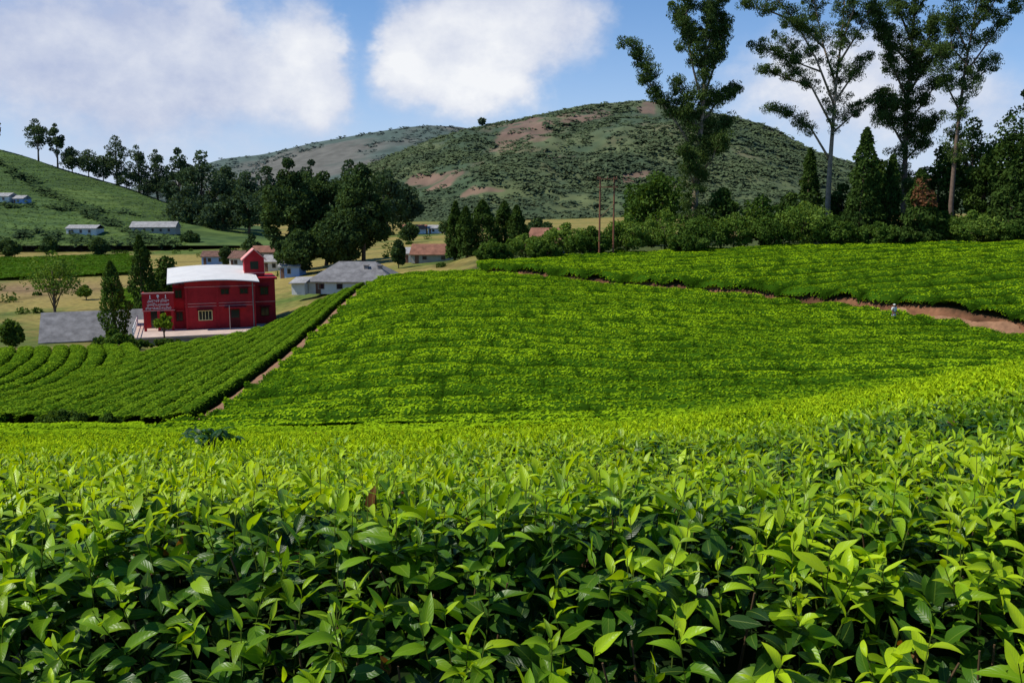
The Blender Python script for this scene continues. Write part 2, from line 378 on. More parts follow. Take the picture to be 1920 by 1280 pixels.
def scatter_on(H,n,fn,clump_n,crad,csize,c0,c1,name,label,cat,mat,tmax=1.0,haze=0.,tmin=.0,flat=.55,toned=None,up=.2):
    nc=len(H['ps']); i=(tmin+rng.random(n)*(tmax-tmin))*(H['nr']-1.01); j=rng.random(n)*(nc-1.01)
    ii=i.astype(int); jj=j.astype(int); fi=(i-ii)[:,None]; fj=(j-jj)[:,None]
    G=np.stack([H['X'],H['Y'],H['Z']],-1)
    p=(G[ii,jj]*(1-fj)+G[ii,jj+1]*fj)*(1-fi)+(G[ii+1,jj]*(1-fj)+G[ii+1,jj+1]*fj)*fi
    px=H['ps'][jj]; keep=fn(px,i/(H['nr']-1),p)
    p=p[keep]; m=len(p); s=rng.uniform(.45,1.4,m)**1.5
    C=np.repeat(p,clump_n,0); r=rdir(len(C))*np.cbrt(rng.random(len(C)))[:,None]
    sc=np.repeat(s,clump_n)[:,None]*crad
    C=C+r*sc*np.array([1.3,1.3,flat])+np.array([0,0,up])*sc
    tt=rng.random(m) if toned is None else toned(p)
    tone=np.clip(np.repeat(tt,clump_n)[:,None]*.7+.3*rng.random((len(C),1)),0,1)
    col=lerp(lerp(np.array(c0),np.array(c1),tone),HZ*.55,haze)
    V,Q=cards(C,csize*np.repeat(s,clump_n),.65,(0,-.25,1),2.2)
    o=nmesh(name,V,Q,mat,rep(col)); tag(o,label,cat,kind='stuff'); return o
def k1(px,t,p):
    d=fbm(p[:,0]/70,p[:,1]/70,91)*.6+fbm(p[:,0]/22,p[:,1]/22,92)*.4
    py=pyof(p[:,1],p[:,2]); b=np.zeros(len(p))
    for bx,by,rx,ry,w in BROWN: b=np.maximum(b,w*np.exp(-((px-bx)/rx)**2-((py-by+(px-bx)*.18)/ry)**2))
    thr=.43+.34*b+.05*np.sin(t*9)-.03*(t>.95)-.12*(px>1330)*(t>.4)
    return d+rng.normal(0,.08,len(p))>thr
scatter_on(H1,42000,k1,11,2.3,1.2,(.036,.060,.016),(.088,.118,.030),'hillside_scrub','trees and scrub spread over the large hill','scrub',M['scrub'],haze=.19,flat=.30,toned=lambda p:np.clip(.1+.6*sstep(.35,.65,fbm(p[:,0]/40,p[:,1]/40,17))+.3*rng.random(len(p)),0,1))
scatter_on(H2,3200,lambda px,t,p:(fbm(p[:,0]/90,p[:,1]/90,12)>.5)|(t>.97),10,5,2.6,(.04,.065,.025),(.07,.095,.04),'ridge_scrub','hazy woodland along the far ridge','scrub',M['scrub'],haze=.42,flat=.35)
def k3(px,t,p):
    line=np.abs(t-(.80-.0026*(px-0)))<.035+.02*vn(px/20,t*0,3)
    low=(t<.10)&(fbm(p[:,0]/14,p[:,1]/14,4)>.5)
    mid=(np.abs(t-.30-.0006*px)<.02)
    return (px<330)&(line|low|mid)&(rng.random(len(p))<.8)
scatter_on(H3,7500,k3,26,1.7,.6,(.018,.036,.011),(.055,.092,.02),'hillside_bushes','dark bushes in a diagonal belt across the left hillside','bushes',M['scrub'],haze=.08,flat=.7)
def rowtone(p):
    r=np.sin((p[:,2]+3.5*fbm(p[:,0]/15,p[:,1]/15,3)+p[:,0]*.05)*2*math.pi/1.35)
    return np.clip(.5+.45*r,0,1)
scatter_on(H3,45000,lambda px,t,p:(px>-60)&(px<350),2,.3,.34,(.050,.090,.016),(.098,.155,.028),'hillside_tea','fine rows of tea covering the left hillside','tea bushes',M['scrub'],haze=.06,toned=rowtone,flat=.2,up=.1)

# ------------------------------------------------------------------ TEA FIELDS
def tea_h(X,Y,sp,slope,seed,gap=.70):
    r=(Y+slope*X+6.0*(fbm(X/23,Y/23,seed,3)-.5)+.8*(vn(X/3.0,Y/3.0,seed+3)-.5))/sp
    pr=np.abs(np.sin(math.pi*r))**.42
    kk=np.floor(r); c=vn((X+kk*3.7)/1.5,kk*7.3,seed+5); cut=np.abs(np.sin(math.pi*((X+kk*1.7)/3.1+c)))**.18
    q=fbm(X/1.3,Y/1.3,seed+9,3); lv=.78+.4*vn(X/4.5+kk*5.1,kk*3.3,seed+12)
    return .22+gap*pr*(.7+.3*cut)*(.86+.28*q)*lv, pr*cut
def tea_field(name,label,mask,Y0,Y1,p0,p1,npx,nY,ncard,size,sp,slope,seed,cA,cB,cS,sizeY=0.):
    Yg=np.geomspace(Y0,Y1,nY); pg=np.linspace(p0,p1,npx); PX,YY=np.meshgrid(pg,Yg); XX=(PX-960)/F*YY
    h,pr=tea_h(XX,YY,sp,slope,seed); Z=ground(XX,YY)+h-.10
    ok=mask(XX,YY); q=gridq(nY,npx); okf=ok.ravel()
    q=q[okf[q].all(1)]
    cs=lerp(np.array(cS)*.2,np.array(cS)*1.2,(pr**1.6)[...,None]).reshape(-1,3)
    V0=np.stack([XX,YY,Z],-1).reshape(-1,3)
    X,Y=fan(ncard,Y0,Y1,p0,p1); k=mask(X,Y); X=X[k]; Y=Y[k]
    h,pr=tea_h(X,Y,sp,slope,seed)
    keep=rng.random(len(X))<(.12+.88*pr); X,Y,h,pr=X[keep],Y[keep],h[keep],pr[keep]
    C=np.stack([X,Y,ground(X,Y)+h-.10+rng.uniform(-.04,.07,len(X))],1)
    e=.15; hx,_=tea_h(X+e,Y,sp,slope,seed); hy,_=tea_h(X,Y+e,sp,slope,seed)
    nb=unit(np.stack([-(hx-h)/e,-(hy-h)/e,np.ones(len(X))],1))
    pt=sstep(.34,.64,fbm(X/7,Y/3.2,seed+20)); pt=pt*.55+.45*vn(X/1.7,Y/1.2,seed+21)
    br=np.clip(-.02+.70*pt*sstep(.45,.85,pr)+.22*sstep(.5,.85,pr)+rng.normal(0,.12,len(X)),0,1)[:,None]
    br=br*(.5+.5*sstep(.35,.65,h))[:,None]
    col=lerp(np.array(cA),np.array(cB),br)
    V,Q=cards(C,size*rng.uniform(.6,1.35,len(C))*(1+sizeY*(Y-Y0)/(Y1-Y0)),.55,nb,2.3,(0,0,1),.1)
    V,Q,Cc=joinm([(V0,q,cs),(V,Q,rep(col))])
    o=nmesh(name,V,Q,M['tea'],Cc); return tag(o,label,'tea bushes',kind='stuff')
def mask_mid(X,Y):
    px=pxof(X,Y); e=np.where(px>850,Yedge(px)-np.interp(px,[1560,1780],[.8,2.1])+.14*np.sin(X*1.1)+.12*np.sin(X*2.7),107.5+.8*np.sin(X))
    return (Y<e)&((X>Xpath(Y)+.42+.2*np.sin(Y*1.3))|(Y<41))&(Y>23.5)
cA=(.042,.120,.005); cB=(.35,.54,.012); cS=(.040,.105,.006)
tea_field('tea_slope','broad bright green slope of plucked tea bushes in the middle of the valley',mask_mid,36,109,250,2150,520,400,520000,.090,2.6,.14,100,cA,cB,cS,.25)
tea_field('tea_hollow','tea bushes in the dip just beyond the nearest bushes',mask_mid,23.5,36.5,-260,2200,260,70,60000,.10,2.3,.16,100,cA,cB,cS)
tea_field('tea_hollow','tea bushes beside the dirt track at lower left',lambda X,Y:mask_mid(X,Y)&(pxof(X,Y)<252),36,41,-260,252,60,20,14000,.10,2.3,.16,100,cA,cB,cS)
def mask_up(X,Y):
    px=pxof(X,Y); e=Yedge(px)+np.interp(px,[1100,1600,1800],[.22,.26,.6])+.16*np.sin(X*.9)+.1*np.sin(X*2.3)
    back=np.interp(px,[880,1000,1200,1500,1900,2300],[113,118,123,121,116,116])
    return (Y>e)&(Y<back)&(px>893)
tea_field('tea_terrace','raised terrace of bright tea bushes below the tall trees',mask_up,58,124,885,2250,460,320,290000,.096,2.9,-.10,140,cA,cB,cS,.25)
def mask_v(p0,p1,y0,y1): return lambda X,Y:(pxof(X,Y)>p0+10*np.sin(Y*.3))&(pxof(X,Y)<p1+14*np.sin(Y*.21))&(Y>y0+5*np.sin(X*.13))&(Y<y1+5*np.sin(X*.1))
vA=(.034,.085,.010); vB=(.10,.18,.02)
tea_field('valley_tea','dark green tea plot on the valley floor at far left',mask_v(-250,258,196,262),190,270,-260,275,200,120,40000,.36,4.6,.1,170,vA,vB,cS)
tea_field('valley_tea','light green tea plot in front of the wooded left hill foot',mask_v(318,480,300,400),290,410,300,500,90,120,16000,.5,5.,.15,180,(.04,.09,.012),(.15,.24,.02),cS)
tea_field('valley_tea','small tea plot left of the dark cypress by the red building',mask_v(205,290,125,165),120,170,190,300,60,60,9000,.22,2.6,.6,190,(.04,.095,.012),(.15,.25,.02),cS)
def valley_bushes():
    n=900; px=rng.uniform(-120,830,n); Y=rng.uniform(118,330,n); X=(px-960)/F*Y
    ln=np.minimum(np.abs(np.sin(Y/11.+.6*np.sin(X/17))),np.abs(np.sin(X/23.+.5*np.sin(Y/19))))
    k=((ln<.09)|((fbm(X/14,Y/14,6)>.60)&(rng.random(n)<.3)))&~((px>300)&(Y<128)); X,Y=X[k],Y[k]; m=len(X); s=rng.uniform(.35,1.2,m)
    base=np.stack([X,Y,ground(X,Y)],1); c=60
    C=np.repeat(base,c,0)+rdir(m*c)*np.cbrt(rng.random(m*c))[:,None]*np.repeat(s,c)[:,None]*np.array([1.5,1.5,.9])+np.array([0,0,.5])*np.repeat(s,c)[:,None]
    tone=np.repeat(rng.random(m),c)[:,None]*.7+.3*rng.random((m*c,1))
    V,Q=cards(C,.28,.6,(0,0,1),.8); o=nmesh('valley_bushes',V,Q,M['dark'],rep(lerp(np.array([.026,.056,.012]),np.array([.09,.14,.03]),tone)))
    tag(o,'low scattered bushes and hedge lines on the valley floor','bushes',kind='stuff')
valley_bushes()

# hedge rows, lower left
ORD=['first','second','third','fourth','fifth','sixth','seventh','eighth','ninth','tenth','eleventh','twelfth','thirteenth','fourteenth']
def g1v(X,Y): return ground(X,Y)
def hedge(pts,label,group,w=.69,h=.54):
    pts=np.array(pts,float); seg=np.linalg.norm(np.diff(pts,axis=0),axis=1); s=np.concatenate([[0],np.cumsum(seg)])
    n=int(s[-1]/.35); ss=np.linspace(0,s[-1],n); c=np.stack([np.interp(ss,s,pts[:,0]),np.interp(ss,s,pts[:,1])],1)
    c[:,0]+=.22*(vn(ss/2.2,ss*0+pts[0,0],19)-.5)
    d=unit(np.gradient(c,axis=0)); nn=np.stack([-d[:,1],d[:,0]],1)
    a=np.linspace(-1,1,9)
    def surf(ci,ni,av):
        XY=ci+ni*(w*av)[:,None]; b=fbm(XY[:,0]/.9,XY[:,1]/.9,7,3)
        z=g1v(XY[:,0],XY[:,1])+.2+h*np.sqrt(np.maximum(0,1-np.abs(av)**3.5))*(.80+.40*b)
        return np.concatenate([XY,z[:,None]],1)
    CI=np.repeat(c,9,0); NI=np.repeat(nn,9,0); AV=np.tile(a,n)
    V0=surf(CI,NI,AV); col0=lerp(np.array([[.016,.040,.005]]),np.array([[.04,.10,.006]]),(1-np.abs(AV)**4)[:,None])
    m=int(s[-1]*125); k=rng.integers(0,n,m); av=rng.uniform(-1,1,m); fr=rng.uniform(-.18,.18,m)
    p=surf(c[k]+d[k]*fr[:,None],nn[k],av)+rng.normal(0,.03,(m,3))
    nb=np.concatenate([nn[k]*(av**3)[:,None]*1.0,np.ones((m,1))],1)
    pt=.5*vn(p[:,0]/1.2,p[:,1]/1.2,33)+.5*fbm(p[:,0]/5,p[:,1]/5,34)
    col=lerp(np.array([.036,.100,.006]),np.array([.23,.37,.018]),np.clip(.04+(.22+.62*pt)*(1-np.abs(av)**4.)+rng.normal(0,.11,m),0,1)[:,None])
    V,Q=cards(p,.085*rng.uniform(.6,1.4,m),.55,nb,2.,(0,0,1),.1)
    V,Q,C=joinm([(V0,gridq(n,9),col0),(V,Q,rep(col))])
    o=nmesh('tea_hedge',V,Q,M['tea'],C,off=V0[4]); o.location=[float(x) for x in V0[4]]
    tag(o,label,'tea hedge',group)
for k in range(11):
    y1=[105,104,103,102,100,95,92,90,88,86,84][k]
    yy=np.linspace(44.5+.3*k,y1,40); x=np.interp(yy,PATH_Y,PATH_X)-1.66-1.30*k*(.92+.0014*(yy-44))
    hedge(np.stack([x,yy],1),'long straight tea row, '+ORD[k]+' row to the left of the dirt path','tea rows beside the dirt path')
for k in range(13):
    yy=np.linspace(45-.1*k,85-.8*k,46); t=(yy-45)/28
    x=-27.5-1.36*k-.16*k*t-5.0*t+3.2*np.sin(math.pi*np.clip(t,0,1.4)/1.4)-.9*t*t
    hedge(np.stack([x,yy],1),'curved tea row at lower left, '+ORD[k]+' curve counted leftward from the straight rows','curved tea rows at lower left',w=.71)

# ------------------------------------------------------------------ FOREGROUND TEA
def fs(X,Y): return S(X,Y)+.12*(fbm(X/.6,Y/.6,71,3)-.5)*np.interp(Y,[1,8,25],[1.1,1.9,3.5])-.15*sstep(3,9,Y)-.03*sstep(1.8,3,Y)
def fnorm(X,Y):
    e=.04*np.maximum(1,Y/4)
    return unit(np.stack([-(fs(X+e,Y)-fs(X-e,Y))/(2*e),-(fs(X,Y+e)-fs(X,Y-e))/(2*e),np.ones(len(X))],1))
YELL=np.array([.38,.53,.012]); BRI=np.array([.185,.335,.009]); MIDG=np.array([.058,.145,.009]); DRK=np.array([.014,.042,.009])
stems=[]
def fore_band(acc,Y0,Y1,dsh,dmat,ns,nc,sz,nl=6,p0=-260,p1=2180):
    A=area(Y0,Y1,p0,p1)
    n=int(A*dsh); X,Y=fan(n,Y0,Y1,p0,p1); nr=fnorm(X,Y)
    ed=1.74+.55*(fbm(X/.5,Y*0+3.3,77,3)-.5)
    shade=sstep(1120,1250,pxof(X,Y))*(1-sstep(1880,2000,pxof(X,Y)))*sstep(2.9,3.3,Y)*(1-sstep(4.2,5.0,Y))  # patch of shade painted into the leaf tone, shoots thinned there too
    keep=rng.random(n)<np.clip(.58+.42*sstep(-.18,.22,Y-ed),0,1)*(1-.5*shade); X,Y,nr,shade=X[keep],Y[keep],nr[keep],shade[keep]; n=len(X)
    up=unit(nr*.45+np.array([0,0,1.])+rng.normal(0,.25,(n,3)))
    hs=rng.uniform(.02,.13,n)*np.minimum(sz,1.3); base=np.stack([X,Y,fs(X,Y)-.06],1); tip=base+up*(hs+.06)[:,None]
    stems.append((base-up*.08,tip))
    vig=np.clip(vn(X/.8,Y/.8,55)*1.3-.15+rng.normal(0,.22,n),0,1)
    th0=rng.uniform(0,6.28,n)
    e1=unit(np.cross(up,np.array([.3,.9,.1]))); e2=np.cross(up,e1)
    for l in range(nl):
        f=l/(nl-1)
        th=th0+l*2.4+rng.normal(0,.3,n); el=np.interp(f,[0,.3,.7,1],[1.15,.75,.3,-.05])+rng.normal(0,.25,n)
        rad=e1*np.cos(th)[:,None]+e2*np.sin(th)[:,None]
        D=rad*np.cos(el)[:,None]+up*np.sin(el)[:,None]; Nn=-rad*np.sin(el)[:,None]+up*np.cos(el)[:,None]+rng.normal(0,.25,(n,3))
        Lf=np.interp(f,[0,.2,.6,1],[.040,.062,.082,.084])*rng.uniform(.6,1.3,n)*sz
        W=Lf*rng.uniform(.30,.43,n)*np.interp(f,[0,.3,1],[.75,.95,1.08])
        B=tip-up*((hs+.04)*f)[:,None]
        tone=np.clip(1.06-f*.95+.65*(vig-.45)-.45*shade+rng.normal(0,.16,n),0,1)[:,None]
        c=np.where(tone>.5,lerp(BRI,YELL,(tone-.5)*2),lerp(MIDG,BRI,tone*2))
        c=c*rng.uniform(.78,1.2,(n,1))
        acc.append(leaves(B,D,Nn,Lf,W,rng.uniform(.1,1.4,n),rng.uniform(.05,.7,n),c,ns,nc))
    n=int(A*dmat); X,Y=fan(n,Y0,Y1,p0,p1); nr=fnorm(X,Y)
    B=np.stack([X,Y,fs(X,Y)],1)-nr*rng.uniform(.0,.17,n)[:,None]
    out=unit(nr*np.array([1.1,1.1,.6])+rng.normal(0,.8,(n,3))*np.array([1,1,.5])); Nn=unit(nr*.8+np.array([0,0,.7])+rng.normal(0,.55,(n,3)))
    Lf=rng.uniform(.05,.095,n)*sz; W=Lf*rng.uniform(.36,.5,n)
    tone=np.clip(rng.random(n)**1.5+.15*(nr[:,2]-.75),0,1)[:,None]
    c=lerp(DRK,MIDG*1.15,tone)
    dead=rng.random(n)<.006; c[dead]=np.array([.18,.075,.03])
    acc.append(leaves(B,out,Nn,Lf,W,rng.uniform(.1,.9,n),rng.uniform(0,.5,n),c,ns,nc))
near=[]; farl=[]
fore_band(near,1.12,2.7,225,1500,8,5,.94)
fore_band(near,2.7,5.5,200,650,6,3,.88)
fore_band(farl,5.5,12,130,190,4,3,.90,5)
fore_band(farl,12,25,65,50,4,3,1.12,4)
def merge(acc):
    Vs,Qs,Cs,Us=[],[],[],[]; o=0
    for V,Q,C,U in acc: Vs.append(V); Qs.append(Q+o); Cs.append(C); Us.append(U); o+=len(V)
    return np.concatenate(Vs),np.concatenate(Qs),np.concatenate(Cs),np.concatenate(Us)
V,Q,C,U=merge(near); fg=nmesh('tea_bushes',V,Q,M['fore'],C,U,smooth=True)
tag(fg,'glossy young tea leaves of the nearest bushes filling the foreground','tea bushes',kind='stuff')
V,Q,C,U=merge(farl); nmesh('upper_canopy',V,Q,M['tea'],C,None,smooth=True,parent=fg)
B=np.concatenate([a for a,b in stems[:2]]); T=np.concatenate([b for a,b in stems[:2]]); n=len(B)
d=unit(T-B); a=unit(np.cross(d,np.array([.2,1,.1]))); b=np.cross(d,a); r=.0015
V=[]
for p,rr in ((B,r*1.3),(T,r*.7)):
    for k in range(3): V.append(p+rr*(a*math.cos(2.094*k)+b*math.sin(2.094*k)))
V=np.stack(V,1).reshape(-1,3); q=np.array([[0,1,4,3],[1,2,5,4],[2,0,3,5]]); Q=(q[None]+(np.arange(n)*6)[:,None,None]).reshape(-1,4)
nmesh('stems',V,Q,M['leaf'],np.tile([[.09,.13,.02]],(len(V),1)),parent=fg)
tw=MB()
for i in range(420):
    X,Y=fan(1,1.2,3.2,-150,2070); X,Y=float(X[0]),float(Y[0]); z=float(fs(np.array([X]),np.array([Y]))[0])
    p0=np.array([X+random.uniform(-.12,.12),Y+random.uniform(.05,.2),z-.45]); p2=np.array([X,Y,z-random.uniform(-.02,.08)]); p1=(p0+p2)/2+np.array([random.uniform(-.05,.05),random.uniform(-.05,.03),.03])
    tw.tube([p0,p1,p2],[.005,.0038,.002],5)
tw.build('twigs',M['twig'],fg)
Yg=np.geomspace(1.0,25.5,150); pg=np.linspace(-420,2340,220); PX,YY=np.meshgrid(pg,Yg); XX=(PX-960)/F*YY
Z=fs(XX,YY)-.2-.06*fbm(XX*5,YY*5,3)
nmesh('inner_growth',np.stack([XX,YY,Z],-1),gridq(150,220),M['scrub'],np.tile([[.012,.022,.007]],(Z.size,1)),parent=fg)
wx,wy=-2.95,8.6; wz=float(fs(np.array([wx]),np.array([wy]))[0])
wr=tag(empty('weed_plant',(wx,wy,wz+.02)),'dark broad leaved weed sticking up above the tea at left','weed')
stm=MB(); lv=[]
for i in range(10):
    a=i*2.4; r=.04+.018*i; tipz=.10+.16*random.random()
    p=np.array([math.cos(a)*r*1.3,math.sin(a)*r,tipz]); stm.tube([(0,0,-.2),p*.5+np.array([0,0,.03]),p],[.006,.005,.003],5)
    n=6; th=np.linspace(0,5.2,n)+a; D=np.stack([np.cos(th),np.sin(th),rng.uniform(-.1,.7,n)],1); Nn=np.tile([[0,0,1.]],(n,1))+rng.normal(0,.4,(n,3))
    lv.append(leaves(np.tile(p,(n,1)),D,Nn,rng.uniform(.10,.17,n),rng.uniform(.035,.05,n),rng.uniform(.6,1.8,n),rng.uniform(.1,.5,n),lerp(np.array([.018,.06,.02]),np.array([.04,.12,.03]),rng.random((n,1))),5,3))
V,Q,C,U=merge(lv); nmesh('leaves',V,Q,M['fore'],C,U,parent=wr,smooth=True); stm.build('stem',M['twig'],wr)

# ------------------------------------------------------------------ TREES
DG=((.024,.050,.012),(.074,.124,.025)); MG=((.034,.074,.013),(.10,.17,.030)); LG=((.060,.12,.018),(.18,.27,.050)); EU=((.026,.052,.014),(.100,.150,.040)); YG=((.09,.15,.015),(.24,.33,.03))
def clumps(cen,rad,per,size,asp,cc,bias=.3,haze=0,squash=.8,droop=0,shell=0.):
    cen=np.asarray(cen,float); m=len(cen); rad=np.broadcast_to(np.asarray(rad,float),(m,)); 
    per=np.broadcast_to(np.asarray(per),(m,)).astype(int); idx=np.repeat(np.arange(m),per); n=len(idx)
    rr=np.cbrt(shell+(1-shell)*rng.random(n)); off=rdir(n)*rr[:,None]*np.array([1,1,squash])
    C=cen[idx]+off*rad[idx][:,None]
    tone=np.clip(.75*rng.random(m)[idx]+.35*rng.random(n)-.05,0,1)[:,None]
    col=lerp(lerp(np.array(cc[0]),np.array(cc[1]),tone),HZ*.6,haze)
    V,Q=cards(C,size*rng.uniform(.6,1.35,n),asp,unit(off+np.array([0,0,.4])),bias,(0,0,-1),droop)
    return V,Q,rep(col)
def base_at(px,Y): X=(px-960)/F*Y; return np.array([X,Y,g1(X,Y)])
def finish(name,label,cat,group,base,tmb,parts,bark,mat):
    r=tag(empty(name,base),label,cat,group); tmb.build('trunk',bark,r,smooth=True,off=base)
    V,Q,C=joinm(parts); nmesh('crown',V,Q,mat,C,parent=r,off=base); return r
def zbase(px,Y,base): return base_at(px,Y) if base is None else base
def broad(label,px,top,Y,w,cc=DG,cb=.12,nb=34,per=150,size=.5,haze=0,group=None,base=None,name='broadleaf_tree',lop=0.,bark=None,blob=.30,cat='tree',gap=0):
    b=zbase(px,Y,base); zt=float(Zof(top,Y)); H=max(zt-b[2],1.); wm=w*Y/F
    c0=b+np.array([lop*wm,0,H*(1+cb)/2]); rad=np.array([wm/2,wm/2*.9,H*(1-cb)/2])
    d=rdir(nb); rr=np.cbrt(.15+.85*rng.random(nb))
    br=blob*min(wm,H)*rng.uniform(.5,1.15,nb)
    cen=c0+d*rr[:,None]*(np.maximum(rad-br.mean()*.8,.12*rad))
    t=(cen[:,2]-b[2])/H; cen[:,:2]=b[:2]+(cen[:,:2]-b[:2])*(.72+.4*np.sin(math.pi*np.clip(t,0,1)))[:,None]
    cen=np.concatenate([cen,[[b[0]+lop*wm,b[1],zt-br.mean()*.5]]]); br=np.append(br,br.mean()*.75)
    tm=MB(); lean=np.array([random.uniform(-.05,.05)*H,0,0])
    top_=np.array([b[0]+lop*wm*.6,b[1],b[2]+H*.8]); tr=max(.018*H,.08)
    tm.tube([b-np.array([0,0,.3]),lerp(b,top_,.35)+lean,lerp(b,top_,.7)+lean*.5,top_],[tr*1.25,tr*.95,tr*.6,tr*.15],8)
    for i in rng.choice(len(cen),min(len(cen),12),replace=False):
        s=random.uniform(.25,.75); p=lerp(b,top_,s)+lean*.7; q=cen[i]; tm.tube([p,(p+q)/2+np.array([0,0,.05*H*(-1 if q[2]<p[2] else .5)]),q],[tr*.45,tr*.28,tr*.08],5)
    part=clumps(cen,br,per,size,.55,cc,.5,haze,.8,.2,.2)
    return finish(name,label,cat,group,b,tm,[part],bark or M['bark'],M['dark'] if cc in (DG,EU) else M['leaf'])
def conic(label,px,top,Y,w,cc=DG,kind='conifer',n=2600,size=.42,haze=0,group=None,name='conifer_tree',dead=False,cb=.04,cat='tree'):
    b=base_at(px,Y); zt=float(Zof(top,Y)); H=zt-b[2]; wm=w*Y/F/2
    t=rng.random(n)**(1.25 if kind=='conifer' else .95); t=cb+(1-cb)*t
    if kind=='conifer': pr=(1-t)**.7*(.66+.34*np.abs(np.sin(t*H*1.15+rng.normal(0,.15,n))))+.03
    else: pr=np.clip(np.sin(math.pi*(t*.80+.2))**.75,0.03,1)*(1-.25*t)+.02
    th=rng.uniform(0,6.28,n); lob=.60+.8*vn(th*1.6+np.floor(t*8)*3.1,t*9,int(abs(px)))
    r=wm*pr*lob*np.sqrt(.35+.65*rng.random(n))
    C=b+np.stack([r*np.cos(th),r*np.sin(th),t*H-(.16*r if kind=='conifer' else 0)],1)
    C[:,0]+=.02*H*np.sin(t*3+px)
    nb=np.stack([np.cos(th),np.sin(th),np.full(n,.5)],1)
    tone=np.clip(vn(th*2.2,t*11,5)*.8+rng.random(n)*.4-.15,0,1)[:,None]
    col=lerp(lerp(np.array(cc[0]),np.array(cc[1]),tone),HZ*.5,haze)
    if dead:
        k=(np.abs(t-.72)<.17)&(np.cos(th+1.2)>-.1)&(rng.random(n)<.75); col[k]=lerp(np.array([.12,.055,.025]),np.array([.23,.11,.055]),rng.random((k.sum(),1)))
    V,Q=cards(C,size*rng.uniform(.6,1.4,n),.42,nb,.7,np.stack([np.cos(th),np.sin(th),np.full(n,-.35 if kind=='conifer' else 1.6)],1),1.)
    tm=MB(); tr=.014*H+.05; tm.tube([b-np.array([0,0,.3]),b+np.array([0,0,H*.4]),b+np.array([.02*H*math.sin(px+3),0,H*.96])],[tr*1.2,tr*.8,tr*.1],7)
    return finish(name,label,cat,group,b,tm,[(V,Q,rep(col))],M['bark'],M['dark'])
def euca(label,Y,trunk,limbs,r0,cc=EU,per=60,size=.22,crad=.95,tw=5,bark='palebark',t0=.3,haze=0,group=None,side=.9):
    b=base_at(trunk[0][0],Y)
    tp=[b-np.array([0,0,.3])]+[P(x,y,Y) for x,y in trunk]
    n=len(tp); tm=MB(); tm.tube(tp,[r0*(1.15-1.02*(i/(n-1))**.9) for i in range(n)],9)
    cen=[]; 
    def dress(pts,ra,start,ntw,spread):
        pts=np.array(pts); seg=np.linalg.norm(np.diff(pts,axis=0),axis=1); s=np.concatenate([[0],np.cumsum(seg)]); Lt=s[-1]
        m=max(2,int(Lt*(1-start)*ntw/3))
        for i in range(m):
            q=start+(1-start)*(i+random.random())/m; at=np.array([np.interp(q*Lt,s,pts[:,k]) for k in range(3)])
            dd=rdir(1)[0]*np.array([1,1,.45])+np.array([0,0,.45]); ln=random.uniform(.4,1.1)*spread*(1.15-.6*q)
            e=at+dd*ln; mid=(at+e)/2+np.array([0,0,.12*ln]); tm.tube([at,mid,e],[ra*.28*(1.1-q*.7)+.012,.02+ra*.12,.012],4)
            cen.append(e)
            if random.random()<.75: cen.append(lerp(at,e,.6)+rng.normal(0,.35,3))
        cen.append(pts[-1])
    dress(tp,r0*.5,t0,tw,2.6*side)
    for li in limbs:
        dY=random.uniform(-3.5,3.5); m=len(li)
        lp=[P(x,y,Y+dY*i/(m-1)) for i,(x,y) in enumerate(li)]
        rl=r0*.42; tm.tube(lp,[rl*(1-.85*i/(m-1)) for i in range(m)],6)
        dress(lp,rl,.35,tw*1.15,2.3*side)
    cen=np.array(cen); part=clumps(cen,crad*rng.uniform(.45,1.3,len(cen)),per,size,.32,cc,.2,haze,.7,1.2,.0)
    return finish('eucalyptus_tree',label,'tree',group,b,tm,[part],M[bark],M['dark'])
euca('tall eucalyptus with one limb bent out to the left, left of the tall trees',128,
  [(1303,380),(1308,300),(1318,210),(1322,120),(1325,40),(1335,-60)],
  [[(1310,300),(1275,240),(1240,190),(1215,150),(1200,110),(1178,82)],[(1312,250),(1292,200),(1268,150)],[(1318,200),(1300,130),(1285,50),(1290,-20)],[(1320,180),(1345,110),(1355,40)],[(1318,230),(1345,190),(1380,168)],[(1322,120),(1300,70),(1270,20)],[(1310,330),(1335,300),(1350,260)],[(1305,350),(1290,320),(1292,280)],[(1315,280),(1345,250),(1360,225)],[(1322,100),(1345,50),(1350,-10)],[(1316,240),(1295,230),(1275,215)]],.46,EU,150,.18,1.05,9,'palebark',.08,side=.85)
euca('tall eucalyptus with bare pale trunk and an open spreading crown',132,
  [(1552,385),(1556,310),(1562,230),(1568,150),(1578,70),(1590,-70)],
  [[(1556,300),(1520,240),(1480,215),(1440,205)],[(1562,240),(1520,160),(1470,110),(1415,85)],[(1565,200),(1530,110),(1490,40),(1450,-10)],[(1568,160),(1545,90),(1530,20),(1510,-50)],[(1566,190),(1600,140),(1630,110)],[(1572,120),(1610,60),(1640,0)],[(1560,250),(1600,215),(1640,190)],[(1520,160),(1480,150),(1430,130)],[(1490,40),(1440,20),(1390,10)],[(1545,90),(1505,50),(1470,50)],[(1575,90),(1600,20),(1610,-40)],[(1540,135),(1500,120),(1465,70)]],.42,EU,120,.16,1.0,7,'palebark',.42)
euca('dense dark eucalyptus third from left among the tall trees',136,
  [(1694,380),(1697,300),(1700,200),(1708,110),(1715,20),(1722,-90)],
  [[(1698,280),(1670,230),(1650,170)],[(1702,190),(1672,120),(1655,50)],[(1705,150),(1735,90),(1755,30)],[(1710,80),(1685,20),(1680,-50)],[(1700,230),(1735,190),(1760,150)],[(1698,300),(1725,270),(1740,240)],[(1714,30),(1745,-20),(1770,-60)],[(1700,210),(1668,190),(1645,230)],[(1700,180),(1740,120),(1775,90)],[(1706,120),(1660,70),(1640,10)],[(1700,260),(1730,235),(1755,225)]],.45,EU,150,.18,1.15,9,'bark',.15)
